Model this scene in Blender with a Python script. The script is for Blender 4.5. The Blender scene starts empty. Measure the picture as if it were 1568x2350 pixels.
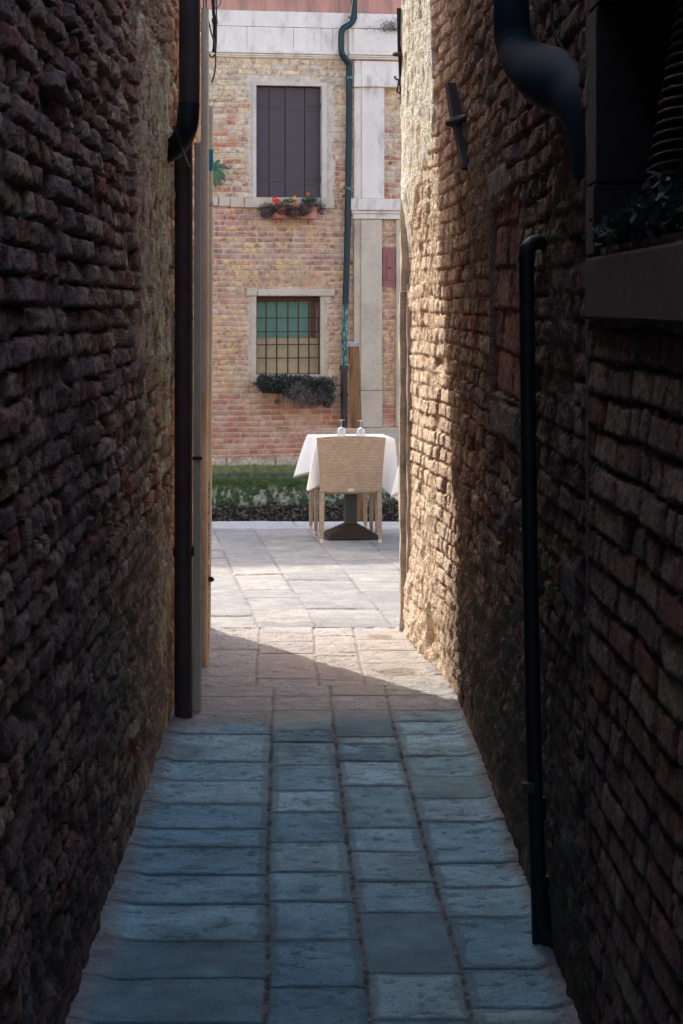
import bpy, math, random
import numpy as np
from mathutils import Vector, Matrix
random.seed(7)
C = bpy.context.scene.collection
H, FD = 1.94, 5076.0            # eye height, focal length in units of the picture grid (1568 wide)

# ------------------------------------------------------------------ camera
cd = bpy.data.cameras.new('camera'); cam = bpy.data.objects.new('camera', cd); C.objects.link(cam)
cam.location = (0, 0, H); cam.rotation_euler = (math.radians(90), 0, 0)
cd.sensor_fit = 'HORIZONTAL'; cd.sensor_width = 36; cd.lens = 36 * FD / 1568
cd.shift_y = -475 / 1568; cd.clip_start = 0.1; cd.clip_end = 2000
cd.dof.use_dof = True; cd.dof.focus_distance = 17.5; cd.dof.aperture_fstop = 36
bpy.context.scene.camera = cam

def P(x, y, Z): return ((x - 784) / FD * Z, Z, H - (y - 700) / FD * Z)

# ------------------------------------------------------------------ numpy noise
def hsh(i, j, s=0):
    i = np.asarray(i).astype(np.int64); j = np.asarray(j).astype(np.int64)
    n = (i * 374761393 + j * 668265263 + (s * 1442695041 + 12345)) & 0xFFFFFFFF
    n = ((n ^ (n >> 13)) * 1274126177) & 0xFFFFFFFF
    n = ((n ^ (n >> 16)) * 2246822519) & 0xFFFFFFFF
    n = n ^ (n >> 15)
    return (n & 0xFFFFFF) / float(0x1000000)
def vn(x, y, s=0):
    xi = np.floor(x); yi = np.floor(y); fx = x - xi; fy = y - yi
    fx = fx * fx * (3 - 2 * fx); fy = fy * fy * (3 - 2 * fy)
    a = hsh(xi, yi, s); b = hsh(xi + 1, yi, s); c = hsh(xi, yi + 1, s); d = hsh(xi + 1, yi + 1, s)
    return (a * (1 - fx) + b * fx) * (1 - fy) + (c * (1 - fx) + d * fx) * fy
def fbm(x, y, s=0, o=4):
    r = 0; a = .5; t = 0
    for k in range(o):
        r = r + a * vn(x, y, s + k * 17); t += a; a *= .55; x = x * 2.03 + 3.1; y = y * 2.03 + 1.7
    return r / t
def ss(a, b, x):
    t = np.clip((x - a) / (b - a), 0, 1); return t * t * (3 - 2 * t)
def mixc(a, b, t):
    t = np.asarray(t)[..., None]; return a * (1 - t) + b * t
def col(*c): return np.array(c, float)

def bricks(s, h, seed, course, L, split=.35, hj=.5):
    """courses of bricks of varied length: id hashes, distance to vertical joint, distance to bed joint"""
    r = np.floor(h / course); fv = h / course - r
    x = s / L + hsh(r, 0 * r, seed) * 7.3
    k = np.floor(x)
    e0 = k + (hsh(r, k, seed + 1) - .5) * hj
    k = np.where(x < e0, k - 1, k)
    e0 = k + (hsh(r, k, seed + 1) - .5) * hj
    e1 = k + 1 + (hsh(r, k + 1, seed + 1) - .5) * hj
    up = x >= e1
    k = np.where(up, k + 1, k)
    e0 = k + (hsh(r, k, seed + 1) - .5) * hj
    e1 = k + 1 + (hsh(r, k + 1, seed + 1) - .5) * hj
    sp = hsh(r, k, seed + 2) < split
    m = (e0 + e1) / 2; half = x > m
    a = np.where(sp & half, m, e0); b = np.where(sp & ~half, m, e1)
    kk = k * 2 + np.where(sp & half, 1, 0)
    du = np.minimum(x - a, b - x) * L; dv = np.minimum(fv, 1 - fv) * course
    return r, kk, du, dv

def pick(pal, w, t):
    """choose palette colours by hash t with weights w"""
    w = np.cumsum(np.array(w, float)); w /= w[-1]
    out = np.zeros(t.shape + (3,)); prev = 0
    for c, e in zip(pal, w):
        m = (t >= prev) & (t < e); out[m] = c; prev = e
    return out

# ------------------------------------------------------------------ object helpers
def tag(o, label=None, cat=None, group=None, kind=None):
    if label: o['label'] = label
    if cat: o['category'] = cat
    if group: o['group'] = group
    if kind: o['kind'] = kind
    return o
def thing(name, label, cat, loc=(0, 0, 0), rz=0, group=None):
    o = bpy.data.objects.new(name, None); C.objects.link(o); o.location = loc; o.rotation_euler = (0, 0, rz)
    o.empty_display_size = .1
    return tag(o, label, cat, group)
def link(name, me, parent=None):
    o = bpy.data.objects.new(name, me); C.objects.link(o)
    if parent is not None: o.parent = parent
    return o

def grid(name, pos, mat, colr=None, parent=None, keep=None, flip=False, origin=None):
    nu, nv = pos.shape[:2]
    co = pos.reshape(-1, 3).astype(np.float32).copy()
    if origin is not None: co -= np.array(origin, np.float32)
    idx = np.arange(nu * nv).reshape(nu, nv)
    q = np.stack([idx[:-1, :-1], idx[1:, :-1], idx[1:, 1:], idx[:-1, 1:]], -1)
    if flip: q = q[..., ::-1]
    q = q.reshape(-1, 4)
    if keep is not None: q = q[keep[:-1, :-1].reshape(-1)]
    me = bpy.data.meshes.new(name)
    me.vertices.add(len(co)); me.vertices.foreach_set('co', co.ravel())
    me.loops.add(q.size); me.loops.foreach_set('vertex_index', q.astype(np.int32).ravel())
    me.polygons.add(len(q))
    me.polygons.foreach_set('loop_start', np.arange(0, q.size, 4, dtype=np.int32))
    me.polygons.foreach_set('use_smooth', np.ones(len(q), bool))
    me.update(calc_edges=True)
    if colr is not None:
        a = me.color_attributes.new('col', 'FLOAT_COLOR', 'POINT')
        rgba = np.ones((len(co), 4), np.float32); rgba[:, :3] = np.clip(colr.reshape(-1, 3), 0, 1)
        a.data.foreach_set('color', rgba.ravel())
    me.materials.append(mat)
    return link(name, me, parent)

class MB:
    def __init__(s): s.v = []; s.f = []; s.c = []
    def add(s, vs, fs, c=None):
        n = len(s.v); s.v += [tuple(p) for p in vs]; s.f += [tuple(i + n for i in f) for f in fs]
        s.c += [c or (1, 1, 1)] * len(vs)
    def box(s, x0, x1, y0, y1, z0, z1, c=None):
        s.add([(x0,y0,z0),(x1,y0,z0),(x1,y1,z0),(x0,y1,z0),(x0,y0,z1),(x1,y0,z1),(x1,y1,z1),(x0,y1,z1)],
              [(0,3,2,1),(4,5,6,7),(0,1,5,4),(1,2,6,5),(2,3,7,6),(3,0,4,7)], c)
    def prism(s, poly, a, b, axis):
        """extrude a polygon; axis 0: poly is (y,z) along x, 1: (x,z) along y, 2: (x,y) along z"""
        def mk(p, t):
            return (t, p[0], p[1]) if axis == 0 else (p[0], t, p[1]) if axis == 1 else (p[0], p[1], t)
        n = len(poly); vs = [mk(p, a) for p in poly] + [mk(p, b) for p in poly]
        fs = [tuple(range(n))[::-1], tuple(range(n, 2 * n))] + [(i, (i + 1) % n, n + (i + 1) % n, n + i) for i in range(n)]
        s.add(vs, fs)
    def tube(s, pts, r, seg=14, c=None, cap=True, square=False):
        pts = [Vector(p) for p in pts]; n = len(pts)
        rs = r if isinstance(r, (list, tuple)) else [r] * n
        vs = []; t0 = None; up = None
        for i, p in enumerate(pts):
            t = (pts[min(i + 1, n - 1)] - pts[max(i - 1, 0)]).normalized()
            if up is None:
                up = Vector((0, 1, 0)) if abs(t.y) < .8 else Vector((1, 0, 0))
            up = (up - t * up.dot(t)).normalized(); sd = t.cross(up)
            for k in range(seg):
                a = 2 * math.pi * (k + (.5 if square else 0)) / seg
                rr = rs[i] * (1.3 if square else 1)
                vs.append(p + up * math.cos(a) * rr + sd * math.sin(a) * rr)
        fs = [(i * seg + k, i * seg + (k + 1) % seg, (i + 1) * seg + (k + 1) % seg, (i + 1) * seg + k) for i in range(n - 1) for k in range(seg)]
        if cap: fs += [tuple(range(seg))[::-1], tuple(range((n - 1) * seg, n * seg))]
        s.add(vs, fs, c)
    def lathe(s, prof, cx, cy, seg=24):
        vs = [(cx + r * math.cos(2 * math.pi * k / seg), cy + r * math.sin(2 * math.pi * k / seg), z) for r, z in prof for k in range(seg)]
        fs = [(i * seg + k, i * seg + (k + 1) % seg, (i + 1) * seg + (k + 1) % seg, (i + 1) * seg + k) for i in range(len(prof) - 1) for k in range(seg)]
        s.add(vs, fs)
    def build(s, name, mat, parent=None, origin=None, smooth=False, bevel=0, colattr=False):
        me = bpy.data.meshes.new(name)
        o3 = Vector(origin) if origin is not None else Vector((0, 0, 0))
        me.from_pydata([tuple(Vector(p) - o3) for p in s.v], [], s.f)
        if smooth: me.polygons.foreach_set('use_smooth', [True] * len(me.polygons))
        if colattr:
            a = me.color_attributes.new('col', 'FLOAT_COLOR', 'POINT')
            a.data.foreach_set('color', np.array([list(c) + [1] for c in s.c], np.float32).ravel())
        me.materials.append(mat); me.update()
        o = link(name, me, parent)
        if bevel:
            b = o.modifiers.new('bevel', 'BEVEL'); b.width = bevel; b.segments = 2; b.limit_method = 'ANGLE'
        if smooth == 'auto' or (smooth and bevel == 0):
            try: me.set_sharp_from_angle(angle=math.radians(50))
            except Exception: pass
        return o

def curve(pts, n=8):
    """Catmull-Rom through points"""
    p = [Vector(q) for q in pts]; p = [p[0] * 2 - p[1]] + p + [p[-1] * 2 - p[-2]]; out = []
    for i in range(1, len(p) - 2):
        for k in range(n):
            t = k / n; a, b, c, d = p[i - 1], p[i], p[i + 1], p[i + 2]
            out.append(.5 * ((2 * b) + (-a + c) * t + (2 * a - 5 * b + 4 * c - d) * t * t + (-a + 3 * b - 3 * c + d) * t ** 3))
    out.append(p[-2]); return out

# ------------------------------------------------------------------ materials
def mat(name, base=None, rough=.85, metal=0, var=.25, nscale=18, bump=.3, bscale=60, bdist=.004, c2=None, c2scale=5, c2lo=.45, c2hi=.6,
        stretch=None, spec=.3, fine=.15):
    m = bpy.data.materials.new(name); m.use_nodes = True; nt = m.node_tree; N = nt.nodes; L = nt.links
    b = N['Principled BSDF']; b.inputs['Roughness'].default_value = rough; b.inputs['Metallic'].default_value = metal
    b.inputs['Specular IOR Level'].default_value = spec
    tc = N.new('ShaderNodeTexCoord'); vec = tc.outputs['Object']
    if stretch:
        mp = N.new('ShaderNodeMapping'); mp.inputs['Scale'].default_value = stretch; L.new(vec, mp.inputs[0]); vec = mp.outputs[0]
    def noise(sc, det=5, ro=.6):
        n = N.new('ShaderNodeTexNoise'); n.inputs['Scale'].default_value = sc; n.inputs['Detail'].default_value = det
        n.inputs['Roughness'].default_value = ro; L.new(vec, n.inputs['Vector']); return n.outputs['Fac']
    def math_(op, a, bb):
        x = N.new('ShaderNodeMath'); x.operation = op
        for i, q in enumerate((a, bb)):
            if isinstance(q, (int, float)): x.inputs[i].default_value = q
            else: L.new(q, x.inputs[i])
        return x.outputs[0]
    if base is None:
        at = N.new('ShaderNodeAttribute'); at.attribute_name = 'col'; c = at.outputs['Color']
    else:
        r = N.new('ShaderNodeRGB'); r.outputs[0].default_value = (*base, 1); c = r.outputs[0]
    if c2 is not None:
        mr = N.new('ShaderNodeMapRange'); mr.inputs['From Min'].default_value = c2lo; mr.inputs['From Max'].default_value = c2hi
        L.new(noise(c2scale, 6, .65), mr.inputs['Value'])
        mx = N.new('ShaderNodeMix'); mx.data_type = 'RGBA'; L.new(mr.outputs[0], mx.inputs['Factor']); L.new(c, mx.inputs[6])
        mx.inputs[7].default_value = (*c2, 1); c = mx.outputs[2]
    f = math_('ADD', math_('MULTIPLY', noise(nscale), var * 4), 1 - var * 2)
    f2 = math_('ADD', math_('MULTIPLY', noise(nscale * 9, 3), fine * 4), 1 - fine * 2)
    ff = math_('MULTIPLY', f, f2)
    vm = N.new('ShaderNodeVectorMath'); vm.operation = 'SCALE'; L.new(c, vm.inputs[0]); L.new(ff, vm.inputs['Scale'])
    L.new(vm.outputs[0], b.inputs['Base Color'])
    if bump:
        h = math_('ADD', noise(bscale, 6, .65), math_('MULTIPLY', noise(bscale * .25, 3), 1.2))
        bp = N.new('ShaderNodeBump'); bp.inputs['Strength'].default_value = bump; bp.inputs['Distance'].default_value = bdist
        L.new(h, bp.inputs['Height']); L.new(bp.outputs[0], b.inputs['Normal'])
    return m

M_wall = mat('eroded_brick', rough=.95, var=.30, nscale=24, bump=1.0, bscale=75, bdist=.018, fine=.42, spec=.15)
M_fac = mat('facade_brick', rough=.92, var=.22, nscale=14, bump=.5, bscale=60, bdist=.008, fine=.2)
M_pave = mat('paving_stone', rough=.75, var=.18, nscale=12, bump=.9, bscale=60, bdist=.009, fine=.34, spec=.25)
M_stone = mat('white_stone', (.75, .665, .585), .85, var=.10, nscale=4, bump=.3, stretch=(1.6, 1, .7), c2=(.42, .36, .33), c2scale=3, c2lo=.52, c2hi=.74, fine=.06)
M_stone_b = mat('worn_pale_stone', (.58, .49, .37), .9, var=.12, nscale=5, bump=.5, c2=(.42, .33, .24), c2scale=3, c2lo=.5, c2hi=.75, fine=.1)
M_lime = mat('lime_plaster', (.60, .53, .45), .92, var=.10, nscale=5, bump=.4, c2=(.46, .37, .28), c2scale=3, c2lo=.52, c2hi=.75, fine=.08)
M_corner = mat('corner_stone', (.56, .48, .38), .9, var=.2, nscale=8, bump=.9, bdist=.01, c2=(.2, .17, .14), c2scale=6, c2lo=.5, c2hi=.7)
M_pink = mat('pink_plaster', (.50, .25, .19), .92, var=.15, nscale=2.5, bump=.3, c2=(.27, .16, .13), c2scale=1.8, c2lo=.47, c2hi=.66, stretch=(2.2, 1, .35), fine=.08)
M_shutter = mat('dark_shutter_paint', (.068, .052, .058), .55, var=.12, nscale=6, bump=.15, stretch=(6, 6, 1), fine=.05)
M_shutter_gap = mat('shutter_gap', (.012, .01, .01), .8, bump=0)
M_iron = mat('rusty_iron', (.075, .042, .036), .8, var=.25, nscale=20, bump=.4)
M_dkiron = mat('dark_iron', (.045, .04, .042), .75, var=.25, nscale=20, bump=.4)
M_green_pipe = mat('green_black_copper', (.016, .035, .042), .45, metal=.2, var=.25, nscale=8, bump=.15, c2=(.16, .34, .30), c2scale=22, c2lo=.66, c2hi=.72)
M_verd = mat('verdigris_copper', (.03, .075, .075), .6, var=.25, nscale=10, bump=.2, c2=(.20, .38, .33), c2scale=34, c2lo=.47, c2hi=.60, stretch=(1, 1, .4))
M_brown_pipe = mat('brown_black_pipe', (.055, .036, .032), .6, var=.3, nscale=7, bump=.25, c2=(.06, .045, .045), c2scale=6)
M_teal_pipe = mat('dark_teal_pipe', (.008, .022, .034), .75, metal=.0, var=.3, nscale=7, bump=.2, c2=(.05, .03, .02), c2scale=5, c2lo=.55, c2hi=.7, spec=.2)
M_blk_pipe = mat('black_pipe', (.008, .011, .014), .6, var=.3, nscale=7, bump=.2, spec=.25)
M_cream = mat('cream_plastic', (.72, .62, .48), .45, var=.08, nscale=6, bump=.05, c2=(.36, .28, .19), c2scale=3, c2lo=.55, c2hi=.8, fine=.04)
M_cream2 = mat('pale_cream_plastic', (.80, .70, .55), .45, var=.05, nscale=6, bump=.05, fine=.03)
M_greyduct = mat('grey_cream_duct', (.56, .48, .37), .55, var=.1, nscale=6, bump=.08, fine=.04)
M_galv = mat('galvanised_steel', (.56, .53, .43), .5, metal=.1, var=.2, nscale=9, bump=.15, stretch=(1, 1, .4))
M_rust = mat('rust_stained_steel', (.72, .57, .40), .75, var=.25, nscale=9, bump=.3, c2=(.38, .17, .06), c2scale=4, c2lo=.46, c2hi=.66, stretch=(1, 1, .35))
M_blue = mat('blue_tape', (.01, .30, .48), .4, bump=0, var=.05)
M_cable = mat('cable', (.14, .13, .11), .5, bump=0)
M_ltcable = mat('pale_cable', (.5, .42, .32), .5, bump=0)
M_cloth = mat('white_tablecloth', (.90, .90, .86), .8, var=.03, nscale=4, bump=.1, bscale=400, bdist=.001, fine=.02)
M_tbl = mat('dark_grey_paint', (.045, .055, .062), .45, var=.2, nscale=9, bump=.1)
M_tbase = mat('brown_black_cast_iron', (.05, .038, .033), .5, var=.3, nscale=12, bump=.2)
M_foot = mat('white_plastic_foot', (.6, .58, .55), .5, bump=0)
M_terra = mat('terracotta', (.42, .14, .08), .85, var=.15, nscale=12, bump=.2, c2=(.5, .25, .17), c2scale=6)
M_leaf = mat('leaves', rough=.75, var=.2, nscale=20, bump=0)
M_wood = mat('weathered_post', (.20, .115, .055), .85, var=.3, nscale=9, bump=.6, bscale=30, bdist=.01, stretch=(5, 5, .6), c2=(.09, .055, .035), c2scale=3, c2lo=.5, c2hi=.62)
M_cap = mat('grey_metal_cap', (.26, .28, .29), .5, metal=.3, var=.15, bump=.1)
M_brownframe = mat('brown_window_frame', (.16, .055, .03), .6, var=.15, bump=.1)
M_green = mat('green_blind', (.21, .37, .27), .8, var=.08, nscale=2, bump=0, stretch=(3, 3, .3))
M_beige = mat('beige_board', (.46, .37, .22), .8, var=.06, nscale=2, bump=0)
M_darkin = mat('dark_interior', (.012, .012, .012), .9, bump=0)
M_redbox = mat('faded_red_metal', (.30, .12, .115), .65, var=.12, nscale=9, bump=.15)
M_white = mat('white_badge', (.7, .68, .64), .5, bump=0, var=.03)
M_ink = mat('black_ink', (.015, .015, .015), .6, bump=0)
M_red = mat('red_petal', (.75, .03, .015), .6, bump=0, var=.1)
M_org = mat('orange_petal', (.80, .22, .01), .6, bump=0, var=.1)
M_yel = mat('yellow_petal', (.80, .55, .02), .6, bump=0, var=.1)
M_ground = mat('ground', (.30, .28, .26), .95, var=.2, nscale=1, bump=.3)
M_dkstone = mat('near_black_stone', (.022, .017, .020), .95, var=.25, nscale=9, bump=.5)  # even, very dark tone for the window frame and sill
M_front = mat('pale_bounce_plaster', (.80, .67, .54), .9, var=.08, nscale=2, bump=.2)  # pale finish put on unseen fronts to bounce sun onto the facade
M_roof = mat('roof_tiles', (.30, .13, .08), .9, var=.3, nscale=6, bump=.5)

def water_mat():
    m = bpy.data.materials.new('canal_water'); m.use_nodes = True; nt = m.node_tree; N = nt.nodes; L = nt.links
    b = N['Principled BSDF']; b.inputs['Base Color'].default_value = (.012, .035, .03, 1); b.inputs['Roughness'].default_value = .06
    n = N.new('ShaderNodeTexNoise'); n.inputs['Scale'].default_value = 3; n.inputs['Detail'].default_value = 4
    bp = N.new('ShaderNodeBump'); bp.inputs['Strength'].default_value = .4; bp.inputs['Distance'].default_value = .05
    tc = N.new('ShaderNodeTexCoord'); L.new(tc.outputs['Object'], n.inputs['Vector']); L.new(n.outputs['Fac'], bp.inputs['Height']); L.new(bp.outputs[0], b.inputs['Normal'])
    return m
def glass_mat(name, alpha):
    m = bpy.data.materials.new(name); m.use_nodes = True; nt = m.node_tree; N = nt.nodes; L = nt.links
    for n in list(N): N.remove(n)
    o = N.new('ShaderNodeOutputMaterial'); g = N.new('ShaderNodeBsdfGlossy'); g.inputs['Roughness'].default_value = .03
    t = N.new('ShaderNodeBsdfTransparent'); mx = N.new('ShaderNodeMixShader'); t.inputs[0].default_value = (.92, .95, .96, 1)
    lw = N.new('ShaderNodeLayerWeight'); lw.inputs[0].default_value = alpha
    L.new(lw.outputs['Facing'], mx.inputs[0]); L.new(t.outputs[0], mx.inputs[1]); L.new(g.outputs[0], mx.inputs[2])
    df = N.new('ShaderNodeBsdfDiffuse'); df.inputs[0].default_value = (.85, .9, .95, 1); m2 = N.new('ShaderNodeMixShader'); m2.inputs[0].default_value = .22 if alpha > .2 else .0
    L.new(mx.outputs[0], m2.inputs[1]); L.new(df.outputs[0], m2.inputs[2]); L.new(m2.outputs[0], o.inputs[0])
    return m
def weave_mat():
    m = bpy.data.materials.new('woven_rattan'); m.use_nodes = True; nt = m.node_tree; N = nt.nodes; L = nt.links
    b = N['Principled BSDF']; b.inputs['Roughness'].default_value = .6
    tc = N.new('ShaderNodeTexCoord'); sp = N.new('ShaderNodeSeparateXYZ'); L.new(tc.outputs['Object'], sp.inputs[0])
    ad = N.new('ShaderNodeMath'); ad.operation = 'ADD'; L.new(sp.outputs['X'], ad.inputs[0]); L.new(sp.outputs['Y'], ad.inputs[1])
    cb = N.new('ShaderNodeCombineXYZ'); L.new(ad.outputs[0], cb.inputs['X']); L.new(sp.outputs['Z'], cb.inputs['Y'])
    br = N.new('ShaderNodeTexBrick'); br.inputs['Scale'].default_value = 1; br.inputs['Brick Width'].default_value = .026; br.inputs['Row Height'].default_value = .0125
    br.inputs['Mortar Size'].default_value = .0022; br.inputs['Mortar Smooth'].default_value = .8; br.inputs['Bias'].default_value = 0
    br.inputs['Color1'].default_value = (.50, .40, .30, 1); br.inputs['Color2'].default_value = (.38, .30, .22, 1); br.inputs['Mortar'].default_value = (.19, .13, .08, 1)
    L.new(cb.outputs[0], br.inputs['Vector'])
    n = N.new('ShaderNodeTexNoise'); n.inputs['Scale'].default_value = 9; L.new(tc.outputs['Object'], n.inputs['Vector'])
    mm = N.new('ShaderNodeMapRange'); mm.inputs['To Min'].default_value = .8; mm.inputs['To Max'].default_value = 1.2; L.new(n.outputs['Fac'], mm.inputs['Value'])
    vm = N.new('ShaderNodeVectorMath'); vm.operation = 'SCALE'; L.new(br.outputs['Color'], vm.inputs[0]); L.new(mm.outputs[0], vm.inputs['Scale'])
    L.new(vm.outputs[0], b.inputs['Base Color'])
    bp = N.new('ShaderNodeBump'); bp.inputs['Strength'].default_value = .7; bp.inputs['Distance'].default_value = .004; bp.invert = True
    L.new(br.outputs['Fac'], bp.inputs['Height']); L.new(bp.outputs[0], b.inputs['Normal'])
    return m
def brickwall_mat(name, c1, c2, mo, axis='XZ'):
    m = bpy.data.materials.new(name); m.use_nodes = True; nt = m.node_tree; N = nt.nodes; L = nt.links
    b = N['Principled BSDF']; b.inputs['Roughness'].default_value = .92
    tc = N.new('ShaderNodeTexCoord'); sp = N.new('ShaderNodeSeparateXYZ'); L.new(tc.outputs['Object'], sp.inputs[0])
    ad = N.new('ShaderNodeMath'); ad.operation = 'ADD'; L.new(sp.outputs['X'], ad.inputs[0]); L.new(sp.outputs['Y'], ad.inputs[1])
    cb = N.new('ShaderNodeCombineXYZ'); L.new(ad.outputs[0], cb.inputs['X']); L.new(sp.outputs['Z'], cb.inputs['Y'])
    br = N.new('ShaderNodeTexBrick'); br.inputs['Scale'].default_value = 1; br.inputs['Brick Width'].default_value = .24; br.inputs['Row Height'].default_value = .072
    br.inputs['Mortar Size'].default_value = .008; br.inputs['Color1'].default_value = (*c1, 1); br.inputs['Color2'].default_value = (*c2, 1); br.inputs['Mortar'].default_value = (*mo, 1)
    L.new(cb.outputs[0], br.inputs['Vector']); L.new(br.outputs['Color'], b.inputs['Base Color'])
    bp = N.new('ShaderNodeBump'); bp.inputs['Strength'].default_value = .8; bp.inputs['Distance'].default_value = .012; bp.invert = True
    L.new(br.outputs['Fac'], bp.inputs['Height']); L.new(bp.outputs[0], b.inputs['Normal'])
    return m
M_water = water_mat(); M_glass = glass_mat('wine_glass', .35); M_pane = glass_mat('window_glass', .06); M_weave = weave_mat()
M_bw = brickwall_mat('plain_brickwork', (.20, .10, .075), (.13, .075, .06), (.20, .16, .13))
M_bwf = brickwall_mat('facade_outer_brickwork', (.42, .24, .17), (.36, .18, .13), (.42, .34, .27))

# ------------------------------------------------------------------ light
SX, SY = -1.36, 2.5; sl = math.hypot(SX, SY); EL = math.radians(37)
sd = Vector((SX / sl * math.cos(EL), SY / sl * math.cos(EL), math.sin(EL)))
w = bpy.data.worlds.new('World'); bpy.context.scene.world = w; w.use_nodes = True
wn = w.node_tree; sky = wn.nodes.new('ShaderNodeTexSky'); sky.sky_type = 'NISHITA'; sky.sun_disc = False
sky.sun_elevation = EL; sky.sun_rotation = math.atan2(SX, SY)
sky.air_density = 1.0; sky.dust_density = 2.0; sky.ozone_density = 1.0
bg = wn.nodes['Background']; bg.inputs['Strength'].default_value = .15
sky_gain = wn.nodes.new('ShaderNodeVectorMath'); sky_gain.operation = 'MULTIPLY'; sky_gain.inputs[1].default_value = (3.85, 3.62, 3.50)   # sky brightened several times over and warmed, to lift the shade
wn.links.new(sky.outputs[0], sky_gain.inputs[0]); wn.links.new(sky_gain.outputs[0], bg.inputs[0])
sun = bpy.data.lights.new('sun', 'SUN'); sun.energy = 5.0; sun.angle = math.radians(.45); sun.color = (1, .93, .83)
so = bpy.data.objects.new('sun', sun); C.objects.link(so); so.location = (-5, 8, 12); so.rotation_euler = sd.to_track_quat('Z', 'Y').to_euler()
sc = bpy.context.scene
sc.view_settings.view_transform = 'Standard'; sc.view_settings.look = 'None'; sc.view_settings.exposure = 0
sc.render.engine = 'CYCLES'; sc.cycles.use_denoising = True; sc.cycles.max_bounces = 10; sc.cycles.diffuse_bounces = 7
sc.cycles.sample_clamp_indirect = 6; sc.cycles.caustics_reflective = False

# ------------------------------------------------------------------ alley walls
def XL(Y): return -.734 - .0145 * (Y - 5.97)
def XR(Y): return np.where(Y < 10.94, .642 - .0139 * (Y - 5.97), .573 - .080 * (Y - 10.94))
RED = [col(.20,.115,.085), col(.165,.11,.09), col(.24,.17,.125), col(.17,.125,.11), col(.28,.21,.145), col(.20,.085,.06)]

def masonry(Y, h, seed, D=.03, course=.075, L=.2, rough=1.0, vj=.40):
    hh = h + .030 * (fbm(Y * .8, h * .9, seed + 5, 3) - .5) + .012 * (vn(Y * 3, h * 4, seed + 6) - .5)
    s = Y + .05 * (fbm(Y * 4, h * 9, seed + 7, 3) - .5)
    r, k, du, dv = bricks(s, hh, seed, course, L)
    jit = .012 * (fbm(Y * 14, h * 26, seed + 8, 4) - .5)
    dm = np.minimum(du * vj, dv * 1.45) + jit
    e = ss(.004, .012, dm)
    t1 = hsh(r, k, seed + 3); t2 = hsh(r, k, seed + 4); t3 = hsh(r, k, seed + 9)
    n1 = fbm(Y * 26, h * 26, seed + 10, 4) - .5
    n2 = fbm(Y * 7, h * 7, seed + 11, 3) - .5
    n3 = fbm(Y * 48, h * 70, seed + 14, 3) - .5; chip = ss(.56, .66, fbm(Y * 17, h * 13, seed + 15, 4))
    fv = hh / course - r
    hb = (t1 - .5) * .026 * rough + n1 * .012 * rough + n2 * .008 * rough - (fv - .5) * .008
    hb = hb + n3 * .007 * rough - chip * .014 * rough * ss(.03, .012, dm); hb = np.where(t2 < .03, -.045, hb)
    De = D * (.35 + .65 * ss(.35, .55, fbm(Y * 2.6, h * 4, seed + 16, 4))); De = De + (D - De) * ss(.75, 1, e)
    ht = -De + (hb + De) * e + n1 * .004
    c = pick(RED, [3, 2, 3, 2, 2, 1], t3) * 1.35
    c = c * (0.55 + .9 * fbm(Y * 14, h * 14, seed + 12, 4))[..., None] * (1 + 1.1 * n3)[..., None]
    mo = col(.15, .12, .10) * (.7 + .5 * vn(Y * 30, h * 30, seed + 13))[..., None]
    cc = mixc(mo, c, ss(.1, .6, e))
    return ht, cc, e, n1, n2, t3

def axis(a, b, d): return np.linspace(a, b, int((b - a) / d) + 1)

# left building
lb = thing('brick_building', 'dark eroded brick building whose flank closes the left side of the alley', 'building', (-.9, 8, 0))
O = tuple(lb.location)
Yg, Hg = np.meshgrid(axis(2.0, 13.42, .014), axis(-.06, 4.5, .0085), indexing='ij')
ht, cc, e, n1, n2, t3 = masonry(Yg, Hg, 11, D=.034, course=.069, L=.27, rough=1.0)
lump = (fbm(Yg * 8, Hg * 6, 40, 5) - .5) * .055 + (fbm(Yg * 20, Hg * 14, 41, 4) - .5) * .03
crust = ss(.52, .66, fbm(Yg * 1.3, Hg * 1.6, 42, 4) + .26 * ss(1.9, .3, Hg) + .10 * ss(8.3, 10, Yg) - .04)
ccr = mixc(col(.17,.12,.095), col(.25,.20,.16), fbm(Yg * 12, Hg * 9, 43, 4))
ht = ht * (1 - crust * .6) + lump * crust - .006 * crust
cc = mixc(cc, ccr, crust * .8)
# plaster remnant
edge = .10 * (fbm(Yg * 3, Hg * 3, 44, 4) - .5)
top = 3.02 - .15 * ss(9.0, 10.2, Yg) + .5 * (fbm(Yg * 2.2, Hg * 2, 49, 4) - .5)
pm = ss(-.012, .02, np.minimum(np.minimum(Yg - (8.28 + edge * .5), 10.4 - Yg), np.minimum(top - Hg + edge * 2, .6))) * ss(.40, .60, fbm(Yg * 2.5, Hg * 2.0, 48, 5) + .5 * ss(1.3, 2.2, Hg) - .12)
pf = fbm(Yg * 15, Hg * 7, 45, 5) - .5; pp = ss(.57, .66, fbm(Yg * 24, Hg * 9, 39, 4)); pl_ = ss(.52, .62, fbm(Yg * 5, Hg * 3, 38, 4)) * .8
ht = ht * (1 - pm * (1 - .5 * pl_)) + pm * (.010 + pf * .050 - pp * .016)
cc = mixc(cc, mixc(col(.28,.19,.135), col(.60,.43,.32), np.clip(fbm(Yg * 16, Hg * 3, 46, 5) * 1.6 - .3, 0, 1)) * (1 - .5 * pp)[..., None], pm * (1 - .6 * pl_))
# a horizontal stone course and knocked out holes
hole = ss(.02, -.02, np.maximum(np.abs(Yg - 6.95) - .07, np.abs(Hg - 2.02) - .10) + edge * .3) + ss(.02, -.02, np.maximum(np.abs(Yg - 7.0) - .09, np.abs(Hg - 2.62) - .07) + edge * .3)
ht = ht - .10 * np.clip(hole, 0, 1)
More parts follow.
